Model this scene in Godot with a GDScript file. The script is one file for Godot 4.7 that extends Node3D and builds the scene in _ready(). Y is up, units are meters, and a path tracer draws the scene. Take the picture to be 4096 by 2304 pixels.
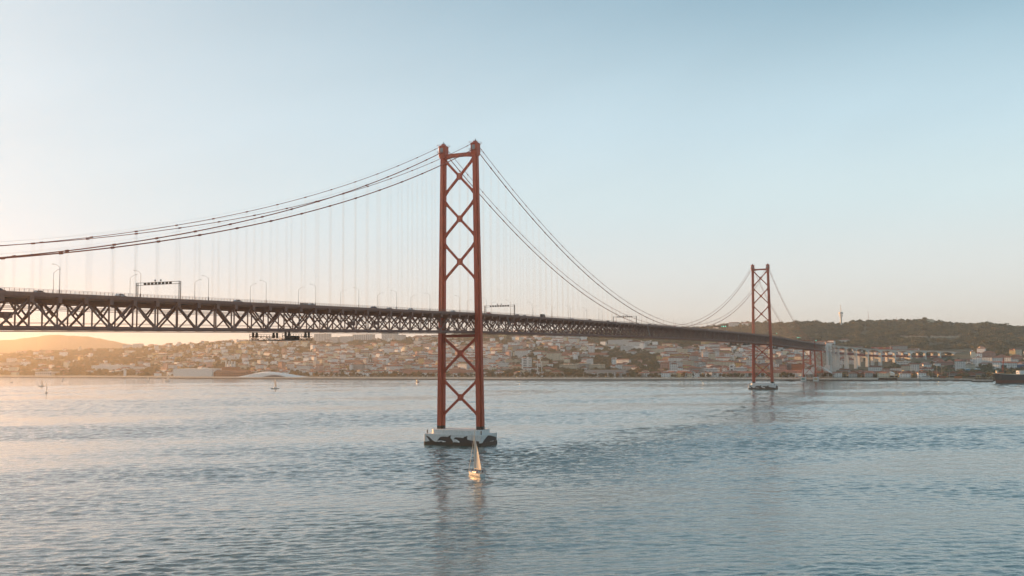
extends Node3D
# A red suspension bridge over a wide river at low sun, seen from the south bank.
# x runs along the bridge (away from the viewer), y is up, z runs across it (towards the viewer's side).

const CAM := Vector3(-572.64, 56.914, 301.42)
const YAW := 0.4324
const PITCH := 0.0666
const ROLL := -0.0081
const FOCAL := 3995.0          # in pixels of the 4096 wide photograph
const SPAN := 1013.0
const YACHT := Vector3(-147.5, 0, 85.6)
const WAVE := 0.7
const SUN_AZIMUTH := 83.0      # degrees from the bridge's axis, towards its far side
const SUN_HEIGHT := 7.0

var fw: Vector3
var rt: Vector3
var ax_f: Vector3
var ax_u: Vector3
var ax_r: Vector3
var M := {}
var unit := BoxMesh.new()
var used := {}
var rng := RandomNumberGenerator.new()
var wob := FastNoiseLite.new()
var taken := []
var landmarks := []
var grain_tex: NoiseTexture2D
var stain_tex: NoiseTexture2D


# ---------------------------------------------------------------- mesh builder
class MB:
	var v := PackedVector3Array()
	var n := PackedVector3Array()
	var c := PackedColorArray()
	var col := Color.WHITE
	var tinted := false
	var xf := Transform3D.IDENTITY

	func tri(a: Vector3, b: Vector3, d: Vector3) -> void:
		var p := xf * a
		var q := xf * b
		var r := xf * d
		var m := (q - p).cross(r - p).normalized()
		v.append(p); v.append(r); v.append(q)
		n.append(m); n.append(m); n.append(m)
		if tinted:
			c.append(col); c.append(col); c.append(col)

	func quad(a: Vector3, b: Vector3, d: Vector3, e: Vector3) -> void:   # counter-clockwise from outside
		tri(a, b, d)
		tri(a, d, e)

	func hull8(p: Array) -> void:   # lower ring 0..3, upper ring 4..7, both counter-clockwise from above
		quad(p[3], p[2], p[1], p[0])
		quad(p[4], p[5], p[6], p[7])
		for i in 4:
			var j := (i + 1) % 4
			quad(p[i], p[j], p[4 + j], p[4 + i])

	func box(o: Vector3, s: Vector3) -> void:
		var h := s * 0.5
		hull8([o + Vector3(-h.x, -h.y, -h.z), o + Vector3(-h.x, -h.y, h.z), o + Vector3(h.x, -h.y, h.z), o + Vector3(h.x, -h.y, -h.z),
			o + Vector3(-h.x, h.y, -h.z), o + Vector3(-h.x, h.y, h.z), o + Vector3(h.x, h.y, h.z), o + Vector3(h.x, h.y, -h.z)])

	func bar(a: Vector3, b: Vector3, w: float, h: float) -> void:
		var t := along(a, b, w, h)
		var was := xf
		xf = was * t
		box(Vector3.ZERO, Vector3.ONE)
		xf = was

	static func along(a: Vector3, b: Vector3, w: float, h: float) -> Transform3D:
		var d := b - a
		var l := d.length()
		d = d / l
		var up := Vector3.UP if absf(d.y) < 0.95 else Vector3.RIGHT
		var s := d.cross(up).normalized()
		var u := s.cross(d)
		return Transform3D(Basis(d * l, u * h, s * w), (a + b) * 0.5)

	func loft(rings: Array, cap := true) -> void:   # rings counter-clockwise seen from the end they run towards
		for i in rings.size() - 1:
			var a = rings[i]
			var b = rings[i + 1]
			var k: int = a.size()
			for j in k:
				var m := (j + 1) % k
				quad(a[j], a[m], b[m], b[j])
		if cap:
			var f = rings[0]
			var l = rings[rings.size() - 1]
			for j in range(1, f.size() - 1):
				tri(f[0], f[j + 1], f[j])
				tri(l[0], l[j], l[j + 1])

	func tube(pts: Array, r: float, sides := 6, r1 := -1.0) -> void:
		var rings := []
		for i in pts.size():
			var d: Vector3 = (pts[mini(i + 1, pts.size() - 1)] - pts[maxi(i - 1, 0)]).normalized()
			var up := Vector3.UP if absf(d.y) < 0.95 else Vector3.RIGHT
			var s := up.cross(d).normalized()
			var u := d.cross(s)
			var rr := r if r1 < 0.0 else lerpf(r, r1, float(i) / (pts.size() - 1))
			var ring := []
			for k in sides:
				var t := TAU * k / sides
				ring.append(pts[i] + (s * cos(t) + u * sin(t)) * rr)
			rings.append(ring)
		loft(rings)

	func poly(pts: Array, o: Vector3, ux: Vector3, uy: Vector3) -> void:   # a flat outline
		var flat := PackedVector2Array(pts)
		var ix := Geometry2D.triangulate_polygon(flat)
		var nn := ux.cross(uy)
		for i in range(0, ix.size(), 3):
			var q := []
			for k in 3:
				q.append(o + ux * flat[ix[i + k]].x + uy * flat[ix[i + k]].y)
			if (q[1] - q[0]).cross(q[2] - q[0]).dot(nn) < 0.0:
				tri(q[0], q[2], q[1])
			else:
				tri(q[0], q[1], q[2])

	func mesh() -> ArrayMesh:
		var a := []
		a.resize(Mesh.ARRAY_MAX)
		a[Mesh.ARRAY_VERTEX] = v
		a[Mesh.ARRAY_NORMAL] = n
		if tinted:
			a[Mesh.ARRAY_COLOR] = c
		var m := ArrayMesh.new()
		if v.size():
			m.add_surface_from_arrays(Mesh.PRIMITIVE_TRIANGLES, a)
		return m


# ---------------------------------------------------------------- the camera's rays, used to read places off the photograph
func ray(px: float, py: float) -> Vector3:
	return ax_f + ax_r * ((px - 2048.0) / FOCAL) - ax_u * ((py - 1152.0) / FOCAL)

func on_x(px: float, py: float, x: float) -> Vector3:
	var r := ray(px, py)
	return CAM + r * ((x - CAM.x) / r.x)

func on_y(px: float, py: float, y := 0.0) -> Vector3:
	var r := ray(px, py)
	return CAM + r * ((y - CAM.y) / r.y)

func seen(p: Vector3) -> Vector2:
	var d := p - CAM
	var z := d.dot(ax_f)
	return Vector2(2048.0 + FOCAL * d.dot(ax_r) / z, 1152.0 - FOCAL * d.dot(ax_u) / z)

func table(t: Array, k: float) -> float:
	if k <= t[0][0]:
		return t[0][1]
	for i in range(1, t.size()):
		if k <= t[i][0]:
			return lerpf(t[i - 1][1], t[i][1], (k - t[i - 1][0]) / (t[i][0] - t[i - 1][0]))
	return t[t.size() - 1][1]


# ---------------------------------------------------------------- nodes
func numbered(s: String) -> String:
	if not used.has(s):
		used[s] = 0
		return s
	used[s] += 1
	return "%s_%03d" % [s, used[s]]

func thing(called: String, label: String, category: String, at := Vector3.ZERO, turn := 0.0, group := "") -> Node3D:
	var o := Node3D.new()
	o.name = numbered(called)
	add_child(o)
	o.position = at
	o.rotation.y = turn
	o.set_meta("label", label)
	o.set_meta("category", category)
	if group:
		o.set_meta("group", group)
	return o

func piece(parent: Node, called: String, m: Mesh, material: Material, t := Transform3D.IDENTITY) -> MeshInstance3D:
	var o := MeshInstance3D.new()
	o.name = called if parent != self else numbered(called)
	o.mesh = m
	o.transform = t
	for k in m.get_surface_count():
		o.set_surface_override_material(k, material)
	parent.add_child(o, true)
	return o

func setting(called: String, m: Mesh, material: Material) -> MeshInstance3D:
	var o := piece(self, called, m, material)
	o.set_meta("kind", "structure")
	return o

func slab(parent: Node, called: String, o: Vector3, s: Vector3, material: Material) -> MeshInstance3D:
	return piece(parent, called, unit, material, Transform3D(Basis.from_scale(s), o))

func beam(parent: Node, called: String, a: Vector3, b: Vector3, w: float, h: float, material: Material) -> MeshInstance3D:
	return piece(parent, called, unit, material, MB.along(a, b, w, h))

func run(parent: Node, called: String, list: Array, material: Material, most := 300) -> void:
	# bars [a, b, w, h]: the nearest ones as parts of their own, what is past the limit as one mass
	list.sort_custom(func(p, q): return (p[0] + p[1] - CAM * 2.0).length_squared() < (q[0] + q[1] - CAM * 2.0).length_squared())
	var rest := MB.new()
	for i in list.size():
		var e = list[i]
		if i < most:
			beam(parent, called, e[0], e[1], e[2], e[3], material)
		else:
			rest.bar(e[0], e[1], e[2], e[3])
	if rest.v.size():
		piece(parent, called + "_far", rest.mesh(), material).set_meta("kind", "stuff")

func lin(r: float, g: float, b: float, a := 1.0) -> Color:
	var c := Color(r, g, b).linear_to_srgb()
	c.a = a
	return c

func paint(called: String, c: Color, rough := 0.7, grain := 0.0, metal := 0.0, stain := false) -> StandardMaterial3D:
	var m := StandardMaterial3D.new()
	m.resource_name = called
	m.albedo_color = c
	m.roughness = rough
	m.metallic = metal
	if grain > 0.0:
		m.albedo_texture = stain_tex if stain else grain_tex
		m.uv1_triplanar = true
		m.uv1_world_triplanar = true
		m.uv1_scale = Vector3.ONE * grain
	M[called] = m
	return m

func noise_tex(freq: float, lo: Color, hi: Color, size := 512, seed_ := 3, octaves := 5) -> NoiseTexture2D:
	var t := NoiseTexture2D.new()
	var f := FastNoiseLite.new()
	f.seed = seed_
	f.noise_type = FastNoiseLite.TYPE_SIMPLEX
	f.frequency = freq
	f.fractal_octaves = octaves
	f.fractal_gain = 0.6
	t.noise = f
	t.width = size
	t.height = size
	t.seamless = true
	var g := Gradient.new()
	g.set_color(0, lo)
	g.set_color(1, hi)
	t.color_ramp = g
	return t


func _ready() -> void:
	rng.seed = 20
	wob.seed = 5
	wob.frequency = 0.004
	fw = Vector3(cos(YAW), 0, -sin(YAW))
	rt = Vector3(sin(YAW), 0, cos(YAW))
	ax_f = fw * cos(PITCH) + Vector3.UP * sin(PITCH)
	var u0 := Vector3.UP * cos(PITCH) - fw * sin(PITCH)
	ax_r = rt * cos(ROLL) + u0 * sin(ROLL)
	ax_u = u0 * cos(ROLL) - rt * sin(ROLL)
	make_camera_and_light()
	make_materials()
	make_water()
	make_land()
	make_piers_and_towers()
	make_deck()
	make_cables()
	make_deck_furniture()
	make_north_end()
	make_viaduct()
	make_landmarks()
	make_waterfront()
	make_city()
	make_woods()
	make_boats()
	finish_labels()


# ---------------------------------------------------------------- camera, sky, sun
func sun_towards() -> Vector3:
	var a := deg_to_rad(SUN_AZIMUTH)
	var h := deg_to_rad(SUN_HEIGHT)
	return Vector3(cos(h) * cos(a), sin(h), -cos(h) * sin(a))

func make_camera_and_light() -> void:
	var cam := Camera3D.new()
	cam.name = "camera"
	cam.transform = Transform3D(Basis(ax_r, ax_u, -ax_f), CAM)
	cam.fov = rad_to_deg(2.0 * atan(1152.0 / FOCAL))
	cam.near = 1.0
	cam.far = 40000.0
	add_child(cam)
	cam.current = true

	var env := Environment.new()
	env.tonemap_mode = Environment.TONE_MAPPER_LINEAR
	env.tonemap_exposure = 1.9
	env.background_mode = Environment.BG_SKY
	var sky := Sky.new()
	var pano := PanoramaSkyMaterial.new()
	pano.panorama = ImageTexture.create_from_image(sky_image())
	sky.sky_material = pano
	env.sky = sky
	env.background_energy_multiplier = 0.75
	env.sdfgi_enabled = true
	env.ssao_enabled = true
	env.ssil_enabled = true
	# the evening haze over the river: even, and brighter towards the sun
	env.volumetric_fog_enabled = true
	env.volumetric_fog_density = 0.00008
	env.volumetric_fog_albedo = lin(1.0, 0.92, 0.82)
	env.volumetric_fog_anisotropy = 0.72
	var we := WorldEnvironment.new()
	we.name = "environment"
	we.environment = env
	add_child(we)

	var sun := DirectionalLight3D.new()
	sun.name = "sun"
	sun.look_at_from_position(Vector3.ZERO, -sun_towards())
	sun.light_energy = 1.6
	sun.light_color = lin(1.0, 0.50, 0.18)
	sun.light_angular_distance = 0.5
	sun.shadow_enabled = true
	add_child(sun)

func sky_image() -> Image:
	var w := 1024
	var h := 512
	var im := Image.create(w, h, false, Image.FORMAT_RGBF)
	var s := sun_towards()
	var e_stop := [-90.0, 0.0, 4.5, 8.5, 13.0, 20.0, 55.0, 90.0]
	var e_col := [Vector3(0.48, 0.45, 0.41), Vector3(0.58, 0.54, 0.48), Vector3(0.56, 0.59, 0.575), Vector3(0.485, 0.59, 0.61), Vector3(0.385, 0.52, 0.585), Vector3(0.16, 0.295, 0.385), Vector3(0.165, 0.295, 0.38), Vector3(0.165, 0.29, 0.375)]
	var wisp := FastNoiseLite.new()
	wisp.seed = 6
	wisp.frequency = 0.05
	wisp.fractal_octaves = 4
	for j in h:
		var el := 90.0 - (j + 0.5) / h * 180.0
		var k := 0
		while k < 6 and el > e_stop[k + 1]:
			k += 1
		var f: float = (el - e_stop[k]) / (e_stop[k + 1] - e_stop[k])
		f = lerpf(f, smoothstep(0.0, 1.0, f), 0.3)
		var base: Vector3 = e_col[k].lerp(e_col[k + 1], f)
		var bright: Vector3 = Vector3(0.54, 0.51, 0.46).lerp(Vector3(0.43, 0.51, 0.565), smoothstep(0.0, 7.0, el))
		for i in w:
			var p := (i + 0.5) / w * TAU
			var er := deg_to_rad(el)
			var d := Vector3(sin(p) * cos(er), sin(er), -cos(p) * cos(er))
			var g := rad_to_deg(acos(clampf(d.dot(s), -1, 1)))
			var a := exp(-pow(g / 58.0, 2.0))
			# thin high cloud, drawn out along the wind
			var az := rad_to_deg(p)
			var c := 1.0 + 0.03 * wisp.get_noise_2d((az + el * 2.2) * 0.7, (el - az * 0.42) * 4.0) * smoothstep(2.0, 12.0, el)
			var col := base.lerp(bright, a) * c + Vector3(0.50, 0.42, 0.36) * exp(-g / 16.0) + Vector3(2.0, 1.3, 0.7) * exp(-g / 6.0)
			im.set_pixel(i, j, Color(col.x, col.y, col.z))
	return im


# ---------------------------------------------------------------- materials
func make_materials() -> void:
	grain_tex = noise_tex(0.02, Color(0.86, 0.85, 0.84), Color(1, 1, 1), 512, 3)
	stain_tex = noise_tex(0.012, Color(0.66, 0.63, 0.61), Color(1.0, 1.0, 1.0), 512, 11, 6)
	paint("red", lin(0.58, 0.085, 0.038), 0.55, 0.05, 0.0, true).uv1_scale = Vector3(0.16, 0.014, 0.16)
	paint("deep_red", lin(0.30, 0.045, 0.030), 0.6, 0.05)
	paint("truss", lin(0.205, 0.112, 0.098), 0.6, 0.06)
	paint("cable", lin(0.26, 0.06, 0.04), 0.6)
	paint("hanger", lin(0.40, 0.32, 0.27), 0.6)
	paint("asphalt", lin(0.05, 0.05, 0.052), 0.9)
	paint("concrete", lin(0.78, 0.76, 0.72), 0.85, 0.04)
	paint("concrete_warm", lin(0.62, 0.58, 0.50), 0.85, 0.03, 0.0, true)
	paint("pier_white", lin(0.74, 0.74, 0.73), 0.85, 0.05, 0.0, false).uv1_scale = Vector3(0.11, 0.022, 0.11)
	paint("tide", lin(0.022, 0.020, 0.014), 0.6, 0.3)
	paint("mural_dark", lin(0.030, 0.036, 0.042), 0.8, 0.3)
	paint("mural_white", lin(0.88, 0.88, 0.86), 0.8)
	paint("black", lin(0.015, 0.014, 0.014), 0.5)
	paint("steel", lin(0.25, 0.25, 0.25), 0.5, 0.0, 0.3)
	paint("lamp_pole", lin(0.20, 0.17, 0.15), 0.6)
	paint("white", lin(0.82, 0.81, 0.79), 0.7, 0.03)
	paint("wall_white", lin(0.80, 0.79, 0.77), 0.85, 0.02)
	paint("wall_cream", lin(0.72, 0.63, 0.49), 0.85, 0.02)
	paint("wall_grey", lin(0.42, 0.42, 0.41), 0.85, 0.02)
	paint("wall_pink", lin(0.55, 0.30, 0.24), 0.85, 0.02)
	paint("wall_yellow", lin(0.60, 0.42, 0.17), 0.85, 0.02)
	paint("wall_orange", lin(0.50, 0.17, 0.06), 0.85, 0.02)
	paint("brick", lin(0.34, 0.13, 0.075), 0.9, 0.05)
	paint("tile", lin(0.31, 0.125, 0.08), 0.85, 0.05, 0.0, true)
	paint("tile_dark", lin(0.24, 0.09, 0.06), 0.85, 0.05, 0.0, true)
	paint("roof_grey", lin(0.20, 0.19, 0.18), 0.85, 0.05)
	paint("pane", lin(0.045, 0.055, 0.065), 0.12)
	paint("blue_panel", lin(0.03, 0.24, 0.40), 0.6)
	paint("blue_glass", lin(0.05, 0.11, 0.20), 0.2)
	paint("bark", lin(0.07, 0.05, 0.035), 0.9)
	var lv := paint("leaf", Color.WHITE, 0.75)
	lv.vertex_color_use_as_albedo = true
	var vc := paint("mass_wall", Color.WHITE, 0.85)
	vc.vertex_color_use_as_albedo = true
	var land := paint("land", Color.WHITE, 0.95)
	land.albedo_texture = noise_tex(0.008, lin(0.055, 0.055, 0.028), lin(0.20, 0.15, 0.09), 1024, 9, 6)
	land.uv1_triplanar = true
	land.uv1_world_triplanar = true
	land.uv1_scale = Vector3.ONE * 0.0016
	paint("paving", lin(0.60, 0.53, 0.45), 0.9, 0.02, 0.0, true)
	paint("wet_stone", lin(0.045, 0.036, 0.028), 0.7, 0.1)
	var w := paint("water", lin(0.005, 0.072, 0.075), 0.05)
	w.metallic_specular = 0.62
	w.clearcoat_enabled = true
	w.clearcoat = 0.52
	w.clearcoat_roughness = 0.12
	w.normal_enabled = true
	w.normal_scale = 1.0
	var nt := NoiseTexture2D.new()
	var f := FastNoiseLite.new()
	f.seed = 77
	f.noise_type = FastNoiseLite.TYPE_SIMPLEX_SMOOTH
	f.frequency = 0.012
	f.fractal_octaves = 5
	f.fractal_gain = 0.55
	f.domain_warp_enabled = true
	f.domain_warp_amplitude = 18.0
	f.domain_warp_frequency = 0.01
	nt.noise = f
	nt.width = 1024
	nt.height = 1024
	nt.seamless = true
	nt.as_normal_map = true
	nt.bump_strength = 9.0
	w.normal_texture = nt


# ---------------------------------------------------------------- water
func make_water() -> void:
	# the near reach carries its waves as geometry down to half a metre; farther out the sheet is coarser
	water_sheet(190.0, 720.0, 700, 720, -38.0, 36.0)
	water_sheet(720.0, 2300.0, 520, 540, -40.0, 38.0)
	water_sheet(2300.0, 6400.0, 130, 300, -52.0, 44.0)

func water_sheet(r0: float, r1: float, rows: int, cols: int, a0: float, a1: float) -> void:
	var swell := FastNoiseLite.new()
	swell.seed = 31
	swell.frequency = 0.055
	swell.fractal_octaves = 2
	var chop := FastNoiseLite.new()
	chop.seed = 57
	chop.frequency = 0.17
	chop.fractal_octaves = 3
	chop.fractal_gain = 0.5
	var gust := FastNoiseLite.new()
	gust.seed = 8
	gust.frequency = 0.0035
	gust.fractal_octaves = 3
	var v := PackedVector3Array()
	var uv := PackedVector2Array()
	var idx := PackedInt32Array()
	v.resize(rows * cols)
	uv.resize(rows * cols)
	idx.resize((rows - 1) * (cols - 1) * 6)
	var hd := (fw * 0.85 - rt * 0.52).normalized()
	var head := Vector2(hd.x, hd.z)
	var side := Vector2(-head.y, head.x)
	var wind := Vector2(0.86, -0.51)
	var cross := Vector2(0.51, 0.86)
	var boat := Vector2(YACHT.x, YACHT.z)
	var n := 0
	for i in rows:
		var r := r0 * pow(r1 / r0, float(i) / (rows - 1))
		var fade := clampf(2400.0 / r, 0.0, 1.0)
		for j in cols:
			var a := -YAW + deg_to_rad(lerpf(a0, a1, float(j) / (cols - 1)))
			var x := CAM.x + r * cos(a)
			var z := CAM.z + r * sin(a)
			var p := Vector2(x, z)
			var s := p.dot(wind)
			var t := p.dot(cross)
			var h := 0.0
			if r < 6000.0:
				var g := maxf(0.22, 0.68 + 1.0 * gust.get_noise_2d(s * 1.6, t * 0.5))
				h = (swell.get_noise_2d(s, t * 0.35) * 0.42 + chop.get_noise_2d(s, t * 0.42) * WAVE) * g * fade
				# the yacht's wake: two arms spreading astern
				var wk := p - boat
				var back := -wk.dot(head)
				if back > 3.0 and back < 95.0:
					var off := absf(wk.dot(side))
					h += 0.34 * exp(-pow((off - 0.9 - back * 0.20) / 1.3, 2.0)) * exp(-back / 42.0) - 0.16 * exp(-pow(off / 1.6, 2.0)) * exp(-back / 50.0)
			v[n] = Vector3(x, h, z)
			uv[n] = Vector2((s + wob.get_noise_2d(x * 0.8, z * 0.8) * 24.0) / 41.0, (t + wob.get_noise_2d(x * 0.8 + 500.0, z * 0.8 - 300.0) * 24.0) / 76.0)
			n += 1
	n = 0
	for i in rows - 1:
		for j in cols - 1:
			var k := i * cols + j
			idx[n] = k
			idx[n + 1] = k + 1
			idx[n + 2] = k + cols + 1
			idx[n + 3] = k
			idx[n + 4] = k + cols + 1
			idx[n + 5] = k + cols
			n += 6
	var st := SurfaceTool.new()
	var arr := []
	arr.resize(Mesh.ARRAY_MAX)
	arr[Mesh.ARRAY_VERTEX] = v
	arr[Mesh.ARRAY_TEX_UV] = uv
	arr[Mesh.ARRAY_INDEX] = idx
	st.create_from_arrays(arr)
	st.generate_normals()
	setting("river_water", st.commit(), M.water)


# ---------------------------------------------------------------- land
const SKYLINE := [[-600, 1430], [0, 1424], [163, 1410], [280, 1409], [489, 1401], [600, 1393], [760, 1384], [880, 1372], [1030, 1368], [1159, 1368], [1300, 1358], [1400, 1362], [1500, 1362], [1612, 1358], [1700, 1352], [1800, 1345], [1900, 1338], [2000, 1332], [2100, 1330], [2300, 1328], [2500, 1326], [2700, 1320], [2844, 1313], [2900, 1306], [3007, 1297], [3099, 1301], [3190, 1297], [3272, 1298], [3364, 1303], [3437, 1294], [3550, 1291], [3700, 1287], [3793, 1299], [3857, 1304], [3964, 1304], [4096, 1318], [4700, 1340]]
const RIDGE := [[0, 2900], [600, 3100], [1800, 3150], [2400, 3250], [3000, 3300], [3600, 3450], [4096, 3250]]
const RISE := [[0, 1.15], [1200, 1.2], [2000, 1.25], [2500, 1.3], [3000, 1.55], [3400, 2.0], [4096, 1.9]]
const SHORE := [[-6000, 1640], [-2400, 1553], [-1764, 1517], [-1230, 1479], [-800, 1476], [-605, 1463], [-410, 1480], [-150, 1512], [27, 1516], [60, 1516], [400, 1516], [2000, 1516]]

func horizon(px: float) -> float:
	return 1152.0 + FOCAL * tan(PITCH) + (px - 2048.0) * tan(ROLL)

func column(x: float, z: float) -> float:
	var d := Vector3(x, CAM.y, z) - CAM
	return seen(Vector3(x, CAM.y, z)).x if d.dot(fw) > 50.0 else 0.0

func ground(x: float, z: float) -> float:
	var s := table(SHORE, z)
	var base := 4.6
	if x < s + 60.0:
		return base
	var px := clampf(column(x, z), -900.0, 4900.0)
	var xr := table(RIDGE, px)
	var r := ray(px, 1420.0)
	var range_ := Vector2(r.x, r.z).length() / r.x * (xr - CAM.x)
	var top := CAM.y + (horizon(px) - table(SKYLINE, px)) / FOCAL * range_
	var t := (x - s - 60.0) / (xr - s - 60.0)
	var h: float
	if t <= 1.0:
		h = base + (top - base) * pow(t, table(RISE, px))
		h += wob.get_noise_2d(x, z) * 14.0 * clampf(t * 3.0, 0.0, 1.0) * clampf((1.0 - t) * 3.0, 0.0, 1.0)
	else:
		h = top - (t - 1.0) * top * 0.5
	return maxf(h, base)

func inland(px: float, py: float) -> Vector3:   # the place on the land that is seen at that pixel
	var x := 1500.0
	var z := 0.0
	while x < 5200.0:
		z = on_x(px, py, x).z
		if x > table(SHORE, z) + 8.0 and seen(Vector3(x, ground(x, z), z)).y <= py:
			break
		x += 8.0
	return Vector3(x, ground(x, z), z)

func make_land() -> void:
	var v := PackedVector3Array()
	var idx := PackedInt32Array()
	var nx := 130
	var nz := 300
	for i in nx:
		for j in nz:
			var z := lerpf(-6800.0, 1900.0, float(j) / (nz - 1))
			var f := float(i) / (nx - 1)
			var s := table(SHORE, z) + 34.0
			var x := s + 5200.0 * (0.35 * f + 0.65 * f * f)
			v.append(Vector3(x, ground(x, z), z))
	for i in nx - 1:
		for j in nz - 1:
			var k := i * nz + j
			idx.append_array([k, k + nz + 1, k + 1, k, k + nz, k + nz + 1])
	var st := SurfaceTool.new()
	var arr := []
	arr.resize(Mesh.ARRAY_MAX)
	arr[Mesh.ARRAY_VERTEX] = v
	arr[Mesh.ARRAY_INDEX] = idx
	st.create_from_arrays(arr)
	st.generate_normals()
	setting("hillside_land", st.commit(), M.land)
	# far mountain range to the west
	var far := [[-500, 1376], [0, 1369], [60, 1366], [120, 1358], [200, 1349], [230, 1348], [270, 1351], [330, 1352], [380, 1357], [420, 1363], [460, 1371], [520, 1382], [640, 1394], [760, 1406]]
	var mb := MB.new()
	for i in 70:
		var prof := []
		for q in 2:
			var px := lerpf(-500.0, 760.0, (i + q) / 70.0)
			var c := ray(px, 1400)
			c.y = 0
			c = c.normalized()
			var top := CAM.y + (horizon(px) - table(far, px) + wob.get_noise_1d(px * 9.0) * 3.0) / FOCAL * 8600.0
			prof.append([CAM * Vector3(1, 0, 1) + c * 6900.0, CAM * Vector3(1, 0, 1) + c * 7900.0 + Vector3(0, top * 0.62, 0), CAM * Vector3(1, 0, 1) + c * 8600.0 + Vector3(0, top, 0), CAM * Vector3(1, 0, 1) + c * 9400.0])
		for k in 3:
			mb.quad(prof[0][k], prof[1][k], prof[1][k + 1], prof[0][k + 1])
	setting("far_hills", mb.mesh(), M.land)
	# the river wall: wet foot, sloped stone, promenade
	var wet := MB.new()
	var stone := MB.new()
	var pave := MB.new()
	var zs := []
	var z0 := -6000.0
	while z0 < 132.0:
		zs.append(z0)
		z0 += 24.0
	zs.append(128.0)
	for i in zs.size() - 1:
		var za: float = zs[i]
		var zb: float = zs[i + 1]
		var a := Vector3(table(SHORE, za), 0, za)
		var b := Vector3(table(SHORE, zb), 0, zb)
		var q := func(p: Vector3, dx: float, y: float): return p + Vector3(dx, y, 0)
		wet.quad(q.call(a, -1.5, -2), q.call(b, -1.5, -2), q.call(b, 0, 1.9), q.call(a, 0, 1.9))
		stone.quad(q.call(a, 0, 1.9), q.call(b, 0, 1.9), q.call(b, 3.5, 4.2), q.call(a, 3.5, 4.2))
		pave.quad(q.call(a, 3.5, 4.2), q.call(b, 3.5, 4.2), q.call(b, 40, 4.62), q.call(a, 40, 4.62))
	setting("quay_foot", wet.mesh(), M.wet_stone)
	setting("quay_wall", stone.mesh(), M.paving)
	setting("promenade_pavement", pave.mesh(), M.paving)


# ---------------------------------------------------------------- piers and towers
func face_points(crop: Array, left: float, right: float, y_left: float, y_right: float, w: float, tall: float) -> Array:
	var out := []
	for p in crop:
		var f: float = (p[0] - left) / (right - left)
		out.append(Vector2((f - 0.5) * w, (lerpf(y_left, y_right, f) - p[1]) / 170.0 * tall))
	return out

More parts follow.
